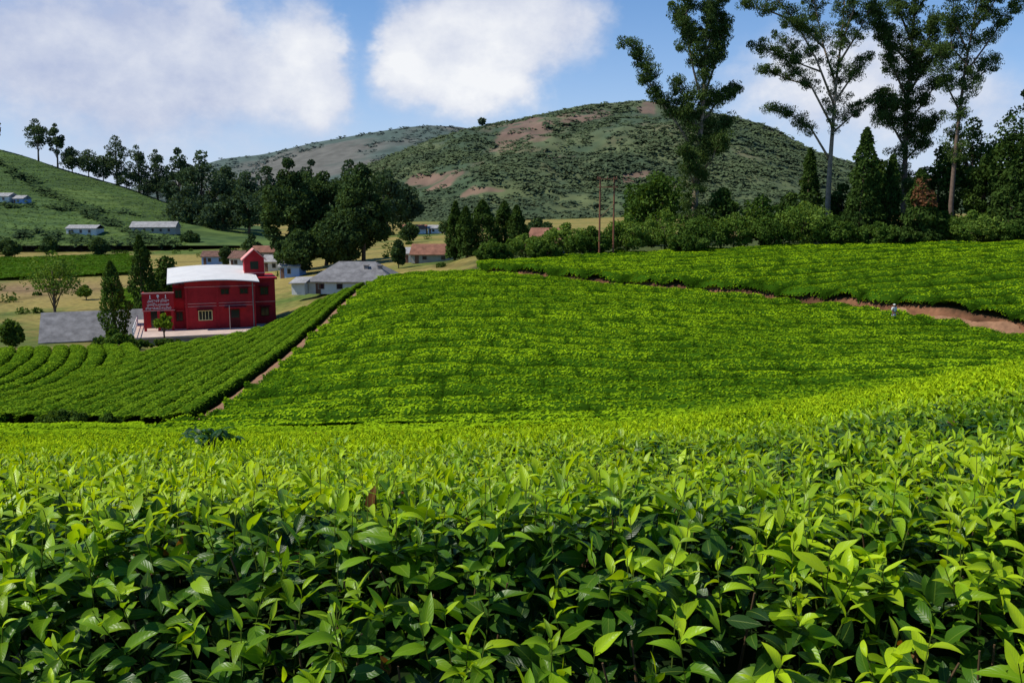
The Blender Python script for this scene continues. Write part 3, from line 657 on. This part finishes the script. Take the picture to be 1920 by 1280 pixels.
euca('eucalyptus leaning right with a forked crown near the right edge',126,
  [(1783,385),(1789,310),(1798,220),(1808,140),(1822,60),(1838,-40)],
  [[(1800,210),(1770,150),(1762,90)],[(1808,140),(1845,90),(1880,40),(1915,-10)],[(1815,100),(1790,40),(1785,-30)],[(1804,170),(1840,140),(1865,110)],[(1822,60),(1860,10),(1890,-40)],[(1812,120),(1785,90),(1780,40)]],.36,EU,125,.17,1.0,7,'bark',.3)
broad('dark loose tree behind the leaning eucalyptus',1805,222,142,120,EU,.2,40,190,.25,blob=.2)
broad('flat tiered dark tree cut by the right edge, tallest there',1905,165,124,130,DG,.12,40,240,.26,blob=.2)
broad('dark tree filling the gap left of the leaning eucalyptus trunk',1752,275,138,100,DG,.05,34,190,.28,blob=.22)
broad('dark tree between the leaning eucalyptus and the right edge conifer',1838,290,133,100,DG,.05,34,190,.28,blob=.22)
broad('low dark tree just right of the bare eucalyptus trunk',1572,345,134,70,DG,.05,26,160,.26,blob=.23)
broad('low dark tree left of the bare eucalyptus trunk',1478,362,136,70,DG,.05,24,160,.26,blob=.23)
broad('dark tree behind the tallest conifer and the slim one',1640,300,140,90,DG,.05,30,180,.28,blob=.22)
conic('narrow dark conifer just left of the bare eucalyptus trunk',1508,278,140,70,DG,n=4600,size=.30)
conic('tall dense conifer right of the bare eucalyptus trunk',1608,240,126,96,DG,n=7000,size=.29)
conic('slim dark conifer between the tallest conifer and the one with dead branches',1662,290,127,66,DG,n=4600,size=.29)
conic('dark conifer with a patch of dead brown branches',1716,318,122,92,DG,n=5800,size=.29,dead=True)
conic('broad dark conifer at the right edge below the tiered tree',1885,290,122,110,DG,n=6600,size=.30)
broad('round bushy tree behind the power poles',1226,322,146,130,MG,.1,34,190,.3,blob=.24)
broad('small dark round tree below the left eucalyptus',1350,352,126,70,DG,.1,22,160,.25)
broad('mid green tree between the two left eucalyptus trees',1424,366,126,84,MG,.05,24,160,.26)
SHR=[(925,448,118,60,MG,'low shrub at the left end of the upper tea terrace'),(985,438,121,80,LG,'pale shrub just left of the rusty shed roof'),(1062,418,124,92,LG,'light leafy shrub right of the rusty shed roof'),
(1108,424,121,64,MG,'mid green shrub left of the power poles'),(1178,404,124,86,LG,'pale bushy shrub right behind the power poles'),(1245,392,126,96,LG,'widest pale shrub left of the first eucalyptus'),
(1312,404,123,70,MG,'shrub at the foot of the left eucalyptus'),(1375,398,124,76,LG,'pale shrub right of the left eucalyptus'),(1440,400,123,76,MG,'green shrub midway between the two left eucalyptus trees'),
(1503,378,123,92,LG,'tall pale shrub left of the bare trunk'),(1562,404,121,66,MG,'shrub in front of the bare pale trunk'),(1640,416,120,72,MG,'low shrub in front of the conifers'),
(1755,396,123,80,MG,'shrub right of the conifer with dead branches'),(1815,394,121,90,LG,'pale shrub below the leaning eucalyptus'),(1905,410,119,80,MG,'shrub beside the right edge of the upper tea'),(1020,452,119,60,MG,'low dark shrub below the rusty shed roof'),(1285,432,120,60,MG,'low shrub in front of the widest pale shrub'),(1690,425,119,64,DG,'low dark shrub below the dead branches')]
for px,top,Y,w,cc,lab in SHR:
    broad(lab,px,top,Y,w*1.25,cc,.0,38,180,.18,name='shrub',group='shrubs along the top of the tea terrace',blob=.23,cat='shrub')
for px,top,Y,w,lab in [(853,378,152,30,'leftmost slim cypress of the middle clump'),(876,388,148,34,'second cypress from the left in the middle clump'),(905,376,150,52,'widest rounded cypress of the middle clump'),(946,378,153,40,'second cypress from the right in the middle clump'),(970,386,150,34,'rightmost cypress of the middle clump')]:
    conic(lab,px,top,Y,w*1.2,DG,'cypress',3000,.30,name='cypress_tree',group='cypress clump in the middle')
conic('tall dark cypress behind the red building',264,442,118,54,DG,'cypress',3800,.24,name='cypress_tree')
broad('dark round bush behind the red building roof',312,482,122,84,DG,.0,26,170,.26,name='bush',cat='bush')
conic('pointed cypress beside the grey roofed house at left',208,490,101,56,MG,'cypress',3600,.21,name='cypress_tree')
broad('feathery pale tree at far left above the valley field',98,470,116,104,LG,.35,30,80,.17,blob=.2)
broad('small round dark tree at the left edge',8,600,92,50,MG,.0,18,130,.2)
broad('leafy bush below the grey roofed house',205,618,86,80,MG,.0,22,120,.18,name='bush',cat='bush')
broad('bush beside the platform corner',240,636,86,54,MG,.0,14,110,.18,name='bush',cat='bush')
broad('low bush under the front wall of the platform',300,642,87,60,MG,.0,14,110,.16,name='bush',cat='bush')
broad('low bush at the near end of the curved tea rows',95,768,44,95,MG,.0,26,130,.10,name='bush',cat='bush')
broad('small bush right of the low bush by the dirt track',185,775,43.5,50,MG,.0,14,110,.10,name='bush',cat='bush')
broad('small tree in the valley field left of the pointed cypress',158,535,150,30,LG,.1,10,90,.3)
for px,top,Y,w,cc,lab,cb in [(548,298,180,110,DG,'tall dark tree, left of the two big trees behind the grey roofed houses',.05),(612,322,186,104,DG,'dark tree between the two big trees',.08),(682,308,176,124,DG,'biggest round dark tree behind the grey roofed house',.05),(640,400,172,110,DG,'lower dark tree in front of the big trees',.0),(560,430,168,90,DG,'low dark tree beside the rusty roofs',.0)]:
    broad(lab,px,top,Y,w,cc,cb,64,240,.34,haze=.08,blob=.19)
for px,top,Y,w,lab in [(345,278,400,62,'slender tree on the left edge of the far dark wood'),(388,283,380,100,'widest tree of the far dark wood at the hill foot'),(432,312,390,80,'dark tree right of the widest far wood tree'),(468,322,360,80,'dark tree in the gap before the big trees'),(508,312,330,80,'tree touching the left side of the big trees'),(730,318,330,80,'dark tree at the right side of the big trees'),(762,345,350,70,'lower hazy tree right of the big trees'),(660,300,420,70,'hazy tree top showing between the big trees'),(590,300,430,60,'hazy tree top behind the big trees at left'),(360,350,370,100,'low tree at the foot of the far dark wood'),(425,365,365,100,'low dark tree by the light green tea plot')]:
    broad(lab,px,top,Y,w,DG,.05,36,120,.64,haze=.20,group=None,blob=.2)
def hz3(px,t):
    i=int(np.argmin(abs(H3['ps']-px))); j=int(np.argmin(abs(H3['t']-t))); return np.array([H3['X'][j,i],H3['Y'][j,i],H3['Z'][j,i]-.3])
for px,top,w,cb,lab in [(10,220,28,.3,'thin tall tree at the left edge of the ridge'),(88,222,44,.25,'tallest tree on the left ridge'),(123,232,30,.25,'slim tree right of the tallest ridge tree'),(148,275,44,.1,'small round tree on the ridge after the slim pair'),(178,280,52,.1,'spreading low tree midway down the left ridge'),(206,292,44,.05,'small tree beside the spreading low ridge tree'),(232,254,48,.2,'tall tree midway down the left ridge'),(271,272,42,.15,'tree right of the tall mid ridge tree'),(303,280,34,.2,'last thin tree low on the left ridge'),(250,315,50,.0,'low bushy tree below the tall mid ridge tree'),(285,325,50,.0,'low bushy tree at the lower end of the left ridge'),(322,318,46,.0,'dark tree joining the left ridge to the far wood')]:
    b=hz3(px,.99); broad(lab,px,top,float(b[1]),w,EU,cb,34,80,.44,haze=.16,base=b,blob=.22)
broad('lone tree on the skyline left of the hill peak',905,222,935,14,EU,.2,8,40,2.,haze=.3,base=np.array([(905-960)/F*935,935,float(Zof(238,935))]))
for px,Y,w,lab in [(20,262,40,'hedge tree beside the far left tea plot'),(95,268,34,'round tree above the far left tea plot'),(190,262,36,'dark tree by the low white house'),(360,300,40,'tree at the lower side of the light green tea plot'),(475,250,36,'dark tree left of the big trees on the valley floor'),(770,260,36,'tree on the straw coloured field at centre'),(845,300,50,'tree crown left of the cypress clump'),(900,330,60,'distant crown above the cypress clump'),(1010,250,60,'dark crown behind the rusty shed roof'),(470,196,26,'tree beside the white walled house with brown roof'),(532,200,24,'tree among the roofs right of the red tower'),(425,214,22,'small tree between the blue walled house and the white walled house'),(748,150,24,'small tree right of the long grey roofed house')]:
    broad(lab,px,float(380+F*(-(g1((px-960)/F*Y,Y)+(5.5 if Y>240 else 4.4))/Y)),Y,w,DG,.02,20,110,.42,haze=.10)

# ------------------------------------------------------------------ BUILDINGS
def house(px,Y,w,d,wh,rh,rot,wall,roof,label,hip=False,nwin=2,sink=.3,base=None,extra=None,chim=0,name='house'):
    b=base_at(px,Y) if base is None else base; b=b-np.array([0,0,sink])
    r=tag(empty(name,b,R(rot)),label,'house')
    hw=w/2
    m=MB()
    if hip: m.box(-hw,hw,0,d,0,wh)
    else:
        v=[]; 
        for x in (-hw,hw): v+=[(x,0,0),(x,d,0),(x,d,wh),(x,d/2,wh+rh*.96),(x,0,wh)]
        m.add(v,[(0,4,3,2,1),(5,6,7,8,9),(0,1,6,5),(1,2,7,6),(2,3,8,7),(3,4,9,8),(4,0,5,9)])
    m.build('wall',M[wall],r)
    o=.45; k=MB()
    x0,x1=-hw-o*.6,hw+o*.6; e=wh-.12; t=.1
    ax0,ax1=(x0+min(d/2,w*.3),x1-min(d/2,w*.3)) if hip else (x0,x1)
    top=wh+rh
    k.add([(x0,-o,e),(x1,-o,e),(x1,d+o,e),(x0,d+o,e),(ax0,d/2,top),(ax1,d/2,top),(x0,-o,e+t),(x1,-o,e+t),(x1,d+o,e+t),(x0,d+o,e+t),(ax0,d/2,top+t),(ax1,d/2,top+t)],
      [(6,7,11,10),(8,9,10,11),(7,8,11),(9,6,10),(0,4,5,1),(2,5,4,3),(1,5,2),(3,4,0),(0,1,7,6),(1,2,8,7),(2,3,9,8),(3,0,6,9)])
    rf=k.build('roof',M[roof],r)
    for i in range(chim):
        x=hw*.35+i*1.9-.6; c=MB().box(x,x+.55,d*.28,d*.28+.5,wh+rh*.35,wh+rh*.35+1.15); c.box(x-.08,x+.63,d*.28-.08,d*.28+.58,wh+rh*.35+1.15,wh+rh*.35+1.27); c.build('chimney',M['stone'],rf)
    for i in range(nwin):
        x=-hw+w*(i+.75)/(nwin+.5)-.1
        f=MB(); ww=min(.45,w*.06+.15); z0,z1=wh*.42,wh*.8
        for (p,q,s,u) in ((x-ww,x+ww,z0-.07,z0),(x-ww,x+ww,z1,z1+.07),(x-ww,x-ww+.07,z0,z1),(x+ww-.07,x+ww,z0,z1)): f.box(p,q,-.05,.0-.004,s,u)
        fo=f.build('window',M['wallgrey'],r); MB().box(x-ww+.07,x+ww-.07,-.02,-.006,z0,z1).build('pane',M['glass'],fo)
    xd=-hw+w*.12; MB().box(xd-.35,xd+.35,-.03,-.006,0.0,min(1.95,wh*.85)).build('door',M['brownroof'],r)
    return r
h1=house(655,122,11.5,8,1.75,2.35,-6,'wallwhite','grey_roof','long house with weathered dark grey hipped roof and two roof vents',True,4,.45,chim=2)
m=MB(); m.box(-7.6,-5.8,-1.4,1.2,0,1.55); m.build('annex',M['wallwhite'],h1)
m=MB(); m.add([(-7.9,-1.8,1.5),(-5.5,-1.8,1.62),(-5.5,1.4,2.2),(-7.9,1.4,2.1),(-7.9,-1.8,1.58),(-5.5,-1.8,1.7),(-5.5,1.4,2.28),(-7.9,1.4,2.18)],[(0,3,2,1),(4,5,6,7),(0,1,5,4),(1,2,6,5),(2,3,7,6),(3,0,4,7)]); m.build('annex_roof',M['light_roof'],h1)
bb=base_at(165,102); bb[2]=-16.9
house(165,102,10.5,9.5,1.5,2.7,22,'wallgrey','grey_roof','low house with broad grey corrugated roof behind the curved tea rows',False,3,0,base=bb)
house(405,222,6.6,5,2.2,1.2,5,'wallblue','brownroof','small house with blue walls and brown roof, far left of the rusty roofs',False,2)
house(452,208,5.6,5,2.4,1.5,-12,'wallwhite','brownroof','white walled house with brown roof behind the red tower',False,2)
house(500,226,6.2,5,2.3,1.4,8,'wallgrey','rust','house with rust stained roof right of the red tower',False,2)
house(543,165,3.6,4,2.3,1.1,-5,'wallblue','light_roof','pale blue house left of the long grey roofed house',False,1)
house(515,188,4.5,4,2.2,1.2,0,'wallwhite','light_roof','small white house with pale roof behind the red building',False,1)
house(815,158,8.2,5,1.6,1.6,-4,'wallgrey','rust','long shed with reddish rusty roof near the cypress clump',False,2)
house(775,164,3.2,4,1.9,.9,0,'wallwhite','light_roof','little white house at the left end of the rusty shed',False,1)
house(778,335,8.5,6,2.2,1.4,0,'wallwhite','rust','distant white house with red roof, left of a pair',False,2)
house(821,335,7.0,6,2.2,1.0,0,'wallwhite','light_roof','distant white house with pale roof, right of a pair',False,2)
def onhill(px,t): return hz3(px,t)
house(292,0,15,7,2.6,1.8,6,'wallgrey','light_roof','long grey building below the left hill',False,5,.2,base=onhill(292,.17))
house(158,0,10,6,2.6,1.,0,'wallwhite','light_roof','low white house at the foot of the left hill',False,3,.2,base=onhill(158,.10))
house(12,0,9,6,2.4,1.2,-5,'wallwhite','light_roof','white house on the left hillside at the picture edge',False,3,.2,base=onhill(8,.36))
house(44,0,4,5,2.4,1.1,-5,'wallblue','light_roof','small pale blue house right of the white hillside house',False,1,.2,base=onhill(46,.36))
house(662,430,9,6,3,2,0,'wallwhite','light_roof','white house glimpsed far behind the big trees',False,2)
house(1018,131,4.6,5,2.0,1.9,-18,'wallgrey','rust','shed with rusty sloping roof half hidden by shrubs',False,1)

RB=P(350,618,97.2); ROT=R(20)
rb=tag(empty('red_building',RB,ROT),'two storey red building with white curved roof and a small gabled tower','building')
arch=lambda x:5.02+.34*(1-((x-3.0)/4.9)**2)
SL=.085
xs_=np.linspace(0,7.3,13)
m=MB(); fr=[(0,0,0),(7.3,0,0)]+[(x,0,arch(x)-.08) for x in xs_[::-1]]; bk=[(x,9.5,z+(SL*9.5 if z>1 else 0)) for x,_,z in fr]; k=len(fr)
m.add(fr+bk,[tuple(range(k)),tuple(range(2*k-1,k-1,-1))]+[(i,i+k,(i+1)%k+k,(i+1)%k) for i in range(k)]); m.build('wall',M['red'],rb)
xr=np.linspace(-1.75,7.75,25); n=len(xr); v=[]; f=[]
for y in (-.7,10.1):
    for x in xr: v+= [(x,y,arch(x)+SL*y),(x,y,arch(x)+.09+SL*y)]
st=2*n
for i in range(n-1):
    a=2*i; f+=[(a+1,a+3,st+a+3,st+a+1),(a,st+a,st+a+2,a+2),(a,a+2,a+3,a+1),(st+a,st+a+1,st+a+3,st+a+2)]
f+=[(0,1,st+1,st),(2*n-2,st+2*n-2,st+2*n-1,2*n-1)]
m=MB(); m.add(v,f); m.build('roof',M['whiteroof'],rb)
for z in (2.45,2.75,4.55):
    MB().box(-.03,7.33,-.04,-.003,z,z+.06).build('band',M['pinkred'],rb)
def win(par,x,z,w,h,frame,y=0,hood=True,nb=3):
    f=MB(); t=.07
    for q in ((x,x+w,z-t,z),(x,x+w,z+h,z+h+t),(x-t,x,z-t,z+h+t),(x+w,x+w+t,z-t,z+h+t)): f.box(q[0],q[1],y-.07,y-.004,q[2],q[3])
    for i in range(1,nb): f.box(x+w*i/nb-.025,x+w*i/nb+.025,y-.05,y-.02,z,z+h)
    fo=f.build('window',frame,par); MB().box(x,x+w,y-.015,y-.005,z,z+h).build('pane',M['glass'],fo)
    if hood: MB().box(x-.2,x+w+.2,y-.4,y-.075,z+h+.12,z+h+.2).build('hood',M['reddark'],fo)
win(rb,1.35,1.0,1.3,.95,M['cream'],nb=4); win(rb,3.75,3.75,.75,.5,M['reddark'],nb=2); win(rb,5.75,3.75,.75,.5,M['reddark'],nb=2)
d_=MB().box(4.6,5.6,-.05,-.004,0.05,2.05).build('door',M['reddark'],rb); MB().box(4.68,5.52,-.07,-.051,1.1,1.95).build('pane',M['glass'],d_)
MB().box(4.0,6.3,-.75,-.004,2.2,2.3).build('canopy',M['red'],rb)
m=MB(); m.tube([(7.05,-.12,0),(7.05,-.12,4.9)],.06,6); m.build('drainpipe',M['stone'],rb)
for x in (0.0,3.2,7.06): MB().box(x,x+.24,-.09,-.041,0,4.55).build('pilaster',M['red'],rb)
m=MB(); m.tube([(4.45,-1.6,0),(4.45,-1.6,2.6)],.035,6); m.build('lamp_pole',M['stone'],rb)
m=MB(); m.box(-1.2,-.004,1.0,7,0,4.7); m.box(-4.2,-1.2,2.6,7,0,3.3); m.build('wing_wall',M['red'],rb)
win(rb,-.95,.9,.6,.9,M['reddark'],1.0,True,2); win(rb,-.95,3.4,.6,.8,M['reddark'],1.0,True,2)
bl=MB().box(-4.3,-1.15,.0,2.55,2.15,2.32).box(-4.3,-1.15,0,.14,2.32,4.0).box(-4.3,-4.16,.14,2.55,2.32,4.0).build('balcony',M['red'],rb)
MB().box(-4.36,-1.09,-.06,.2,4.0,4.12).build('coping',M['pinkred'],bl)
MB().box(-4.36,-1.09,-.06,-.003,2.15,2.24).build('coping',M['pinkred'],bl)
for x in (-4.25,-2.87,-1.5): MB().box(x,x+.28,.02,.3,0,2.15).build('pillar',M['red'],rb)
MB().box(-3.6,-2.2,2.56,2.595,0.0,2.0).build('doorway',M['glass'],rb)
def text(body,x,z,size,parent,y):
    cu=bpy.data.curves.new('lettering','FONT'); cu.body=body; cu.size=size; cu.align_x='CENTER'; cu.extrude=.008
    o=bpy.data.objects.new('lettering_curve',cu); COL.objects.link(o); bpy.context.view_layer.update()
    me=bpy.data.meshes.new_from_object(o.evaluated_get(bpy.context.evaluated_depsgraph_get())); bpy.data.objects.remove(o)
    ob=link('lettering',me,None,parent); me.materials.clear(); me.materials.append(M['white']); ob.rotation_euler=(R(90),0,0); ob.location=(x,y,z)
text('அருள்மிகு',-2.72,3.12,.38,bl,-.012); text('மாரியம்மன்',-2.72,2.72,.36,bl,-.012); text('திருக்கோயில்',-2.72,2.34,.34,bl,-.012)
e=MB()
for x in (-3.5,-1.95): e.box(x-.04,x+.04,-.02,-.004,3.5,3.88); e.box(x-.1,x+.1,-.02,-.004,3.46,3.5)
e.tube([(-2.72,-.012,3.5),(-2.72,-.012,3.66)],.05,6); 
e.add([(-2.72+.13*math.cos(a),-.014,3.76+.13*math.sin(a)) for a in np.linspace(0,2*math.pi,14,endpoint=False)],[tuple(range(13,-1,-1))]); e.build('emblem',M['white'],bl)
MB().box(7.304,9.7,2.6,8.5,0,5.0).build('rear_block',M['red'],rb)
MB().box(7.25,9.95,2.35,8.7,5.0,5.22).build('parapet',M['red'],rb)
MB().box(7.304,9.72,2.55,2.596,2.45,2.52).build('band',M['pinkred'],rb)
win(rb,8.1,3.3,.8,.8,M['reddark'],2.6,True,2); win(rb,8.1,.9,.8,.9,M['reddark'],2.6,True,2)
tw_=MB().box(6.55,8.75,4.2,6.4,4.9,7.25); tw_.extr([(6.55,7.25),(8.75,7.25),(7.65,8.25)],4.2,6.4); tow=tw_.build('tower',M['red'],rb)
for s in (-1,1):
    k=MB(); a=(7.65,8.28); b_=(7.65+s*1.35,7.05); k.add([(a[0],3.95,a[1]),(b_[0],3.95,b_[1]),(b_[0],6.65,b_[1]),(a[0],6.65,a[1]),(a[0],3.95,a[1]+.12),(b_[0],3.95,b_[1]+.12),(b_[0],6.65,b_[1]+.12),(a[0],6.65,a[1]+.12)],[(0,1,2,3),(4,7,6,5),(0,4,5,1),(1,5,6,2),(2,6,7,3),(3,7,4,0)]); k.build('tower_roof',M['pinkred'],tow)
MB().box(7.2,8.1,4.17,4.196,6.05,6.95).build('tower_opening',M['glass'],tow)
MB().box(6.5,8.8,4.14,6.46,5.6,5.7).build('tower_band',M['pinkred'],tow)
pf=tag(empty('concrete_platform',RB,ROT),'pale pinkish concrete platform under the red building','platform')
MB().box(-5.3,9.9,-4.6,11,-.22,-.012).build('slab',M['concrete'],pf)
MB().box(-5.15,9.7,-4.45,10.8,-2.4,-.224).build('retaining_wall',M['stone'],pf)
rl=MB()
for i in range(9): rl.box(-5.2,-5.12,-4.5+i*1.4,-4.42+i*1.4,-.01,1.0)
rl.box(-5.19,-5.13,-4.5,6.8,.9,.96); rl.box(-5.19,-5.13,-4.5,6.8,.45,.5); rl.build('railing',M['white'],pf)
p=P(311,636,91.5); 
broad('young yellow green tree standing before the red building platform',311,588,91.2,40,YG,.35,14,60,.16,base=np.array([p[0],91.2,p[2]]),name='young_tree',blob=.24)

pb=base_at(1136,119); pp=tag(empty('power_pole',pb),'rusty twin post power pole with crossbars among the shrubs','power pole')
zt=float(Zof(332,119))-pb[2]
for px in (1123,1149):
    x=(px-1136)/F*119; MB().tube([(x,0,-.3),(x,0,zt)],[.14,.10],8).build('post',M['iron'],pp)
for z in (zt-.25,zt-1.3):
    MB().box(-1.35,1.35,-.2,-.1,z-.07,z+.07).build('crossbar',M['iron'],pp)
for x in (-1.2,0,1.2):
    MB().tube([(x,-.15,zt-.19),(x,-.15,zt-.1),(x,-.15,zt-.02),(x,-.15,zt+.1)],[.05,.09,.06,.03],8).build('insulator',M['ceramic'],pp)
MB().tube([(-.9,-.1,zt-5.2),(.9,-.1,zt-3.4)],.03,5).build('brace',M['iron'],pp)

# ------------------------------------------------------------------ PERSON
def skin(name,verts,edges,rads,mat,parent,root=0):
    me=bpy.data.meshes.new(name); me.from_pydata(verts,edges,[]); o=link(name,me,mat,parent)
    o.modifiers.new('skin','SKIN'); 
    for i,r in enumerate(rads): me.skin_vertices[0].data[i].radius=(r,r)
    for i in range(len(verts)): me.skin_vertices[0].data[i].use_root=(i==root)
    s=o.modifiers.new('sub','SUBSURF'); s.levels=1; s.render_levels=1
    return o
ppx,ppY=1681,74.9; X=(ppx-960)/F*ppY
pr=tag(empty('person',(X,ppY,g1(X,ppY)),R(25)),'person in pale shirt and head cloth standing waist deep in tea by the dirt road','person')
v=[(0,0,.92),(0,0,1.12),(0,0,1.30),(0,-.01,1.42),(0,-.02,1.52),(0,-.03,1.60)]; e=[(0,1),(1,2),(2,3),(3,4),(4,5)]; r=[.14,.13,.15,.06,.085,.075]
for s in (-1,1):
    n=len(v); v+=[(s*.10,0,.86),(s*.11,-.02,.48),(s*.11,.02,.08),(s*.12,-.12,.03)]; r+=[.095,.062,.042,.035]; e+=[(0,n),(n,n+1),(n+1,n+2),(n+2,n+3)]
    n=len(v); v+=[(s*.19,0,1.34),(s*.24,.0,1.08),(s*.20,-.17,.92),(s*.19,-.23,.88)]; r+=[.06,.045,.033,.03]; e+=[(2,n),(n,n+1),(n+1,n+2),(n+2,n+3)]
    for k in range(5):
        a=(k-2)*.018; m_=len(v); v+=[(s*(.19)+a,-.28,.865-.004*abs(k-2)),(s*.19+a*1.1,-.315+.008*abs(k-2),.845)]; r+=[.0095,.0085]; e+=[(n+3,m_),(m_,m_+1)]
bd=skin('body',v,e,r,M['skin'],pr)
v=[(0,0,.9),(0,0,1.12),(0,0,1.30),(0,-.005,1.39)]; e=[(0,1),(1,2),(2,3)]; r=[.165,.155,.175,.075]
for s in (-1,1):
    n=len(v); v+=[(s*.20,0,1.34),(s*.245,0,1.1)]; r+=[.078,.065]; e+=[(2,n),(n,n+1)]
skin('shirt',v,e,r,M['cloth'],pr)
skin('skirt',[(0,0,.95),(0,0,.6),(0,0,.15)],[(0,1),(1,2)],[.165,.2,.21],M['cloth2'],pr)
skin('head_cloth',[(0,.0,1.50),(0,-.01,1.58),(0,.0,1.66)],[(0,1),(1,2)],[.095,.112,.09],M['cloth'],pr)

# ------------------------------------------------------------------ CAMERA, SUN, SKY
cam=bpy.data.cameras.new('Camera'); co=bpy.data.objects.new('Camera',cam); COL.objects.link(co)
cam.sensor_width=36; cam.lens=F/1920*36; cam.clip_start=.05; cam.clip_end=12000
co.location=(0,0,0); co.rotation_euler=(math.pi/2-TH,0,0); scene.camera=co
SUN_EL,SUN_AZ=52,-100
sd=Vector((math.sin(R(SUN_AZ))*math.cos(R(SUN_EL)),math.cos(R(SUN_AZ))*math.cos(R(SUN_EL)),math.sin(R(SUN_EL))))
sl=bpy.data.lights.new('Sun','SUN'); sl.energy=5.0; sl.angle=R(.5); sl.color=(1,.95,.86)
so=bpy.data.objects.new('Sun',sl); COL.objects.link(so); so.rotation_euler=sd.to_track_quat('Z','Y').to_euler(); so.location=(0,0,60)
w=bpy.data.worlds.new('World'); scene.world=w; w.use_nodes=True; nt=w.node_tree; nt.nodes.clear()
N=nt.nodes.new; L=nt.links.new
def mt(op,*a,clamp=False):
    n=N('ShaderNodeMath'); n.operation=op; n.use_clamp=clamp
    for i,q in enumerate(a):
        if isinstance(q,(int,float)): n.inputs[i].default_value=q
        else: L(q,n.inputs[i])
    return n.outputs[0]
sky=N('ShaderNodeTexSky'); sky.sky_type='NISHITA'; sky.sun_disc=False; sky.sun_elevation=R(SUN_EL); sky.sun_rotation=R(SUN_AZ); sky.altitude=1800; sky.air_density=1.; sky.dust_density=.4; sky.ozone_density=2.
tc=N('ShaderNodeTexCoord'); sx=N('ShaderNodeSeparateXYZ'); L(tc.outputs['Generated'],sx.inputs[0])
az=mt('ARCTAN2',sx.outputs[0],sx.outputs[1]); el=mt('ARCSINE',sx.outputs[2])
cb=N('ShaderNodeCombineXYZ'); L(az,cb.inputs[0]); L(mt('MULTIPLY',el,1.25),cb.inputs[1])
def noise(scale,detail,rough,off):
    n=N('ShaderNodeTexNoise'); n.inputs['Scale'].default_value=scale; n.inputs['Detail'].default_value=detail; n.inputs['Roughness'].default_value=rough
    mp=N('ShaderNodeVectorMath'); mp.operation='ADD'; mp.inputs[1].default_value=(off,off*.7,0); L(cb.outputs[0],mp.inputs[0]); L(mp.outputs[0],n.inputs['Vector'])
    s=N('ShaderNodeSeparateColor'); L(n.outputs['Color'],s.inputs[0]); return s.outputs
nA=noise(8,5,.6,3.1); nB=noise(14,6,.62,5.2)
n3=nB[0]; n4=nA[2]
waz=mt('ADD',az,mt('MULTIPLY',mt('SUBTRACT',nA[0],.5),.12)); wel=mt('ADD',el,mt('MULTIPLY',mt('SUBTRACT',nA[1],.5),.09))
def dirof(px,py):
    d=P(px,py,1.); d=d/np.linalg.norm(d); return math.atan2(d[0],d[1]),math.asin(d[2])
BL=[(120,70,250,130,.75,.05),(300,170,230,100,.55,.05),(425,70,75,110,.55,.7),(585,110,50,115,.75,.8),(560,180,60,50,.4,.5),(790,80,85,85,.95,.95),(735,120,40,40,.5,1.),(960,140,72,65,.95,1.),(930,25,140,50,.65,.5),(1480,190,120,60,.6,.8),(1780,200,180,80,.65,.8),(1090,60,95,60,.5,.5),(880,165,120,38,.5,.8),(1600,110,130,60,.4,.5),
    (655,80,28,110,-.45,0),(1235,50,70,80,-.5,0),(492,60,18,70,-.2,0),(1080,165,60,40,-.2,0)]
dens=None; bri=None
for px,py,rx,ry,wt,br in BL:
    a,e_=dirof(px,py); u=mt('MULTIPLY',mt('SUBTRACT',waz,a),F/rx); q=mt('MULTIPLY',mt('SUBTRACT',wel,e_),F/ry)
    g=mt('EXPONENT',mt('MULTIPLY',mt('ADD',mt('MULTIPLY',u,u),mt('MULTIPLY',q,q)),-.8)); g=mt('MULTIPLY',g,wt)
    dens=g if dens is None else mt('ADD',dens,g)
    if br: 
        g2=mt('MULTIPLY',g,br); bri=g2 if bri is None else mt('ADD',bri,g2)
d2=mt('ADD',dens,mt('MULTIPLY',mt('SUBTRACT',n3,.5),.8))
mr=N('ShaderNodeMapRange'); mr.interpolation_type='SMOOTHSTEP'; mr.inputs[1].default_value=.05; mr.inputs[2].default_value=.86; L(d2,mr.inputs[0]); alpha=mt('MULTIPLY',mr.outputs[0],.95)
bm=mt('ADD',mt('ADD',mt('MULTIPLY',bri,.75),mt('MULTIPLY',mt('SUBTRACT',n3,.5),1.3)),mt('MULTIPLY',mt('SUBTRACT',n4,.5),.9))
bm=mt('ADD',bm,.16,clamp=True)
cm=N('ShaderNodeMix'); cm.data_type='RGBA'; L(bm,cm.inputs[0]); cm.inputs[6].default_value=(4.5,5.1,6.9,1); cm.inputs[7].default_value=(8.9,9.0,9.2,1)
hs=N('ShaderNodeHueSaturation'); hs.inputs['Saturation'].default_value=1.4; hs.inputs['Value'].default_value=1.25; L(sky.outputs[0],hs.inputs['Color'])
hz=mt('MULTIPLY',mt('EXPONENT',mt('MULTIPLY',mt('MAXIMUM',el,0.),-6.)),.85)
hm=N('ShaderNodeMix'); hm.data_type='RGBA'; L(hz,hm.inputs[0]); L(hs.outputs[0],hm.inputs[6]); hm.inputs[7].default_value=(4.7,5.5,8.2,1)
fm=N('ShaderNodeMix'); fm.data_type='RGBA'; L(alpha,fm.inputs[0]); L(hm.outputs[2],fm.inputs[6]); L(cm.outputs[2],fm.inputs[7])
bg=N('ShaderNodeBackground'); bg.inputs['Strength'].default_value=.105; L(fm.outputs[2],bg.inputs['Color'])
wo=N('ShaderNodeOutputWorld'); L(bg.outputs[0],wo.inputs[0])
scene.view_settings.view_transform='Standard'; scene.view_settings.look='None'; scene.view_settings.exposure=0
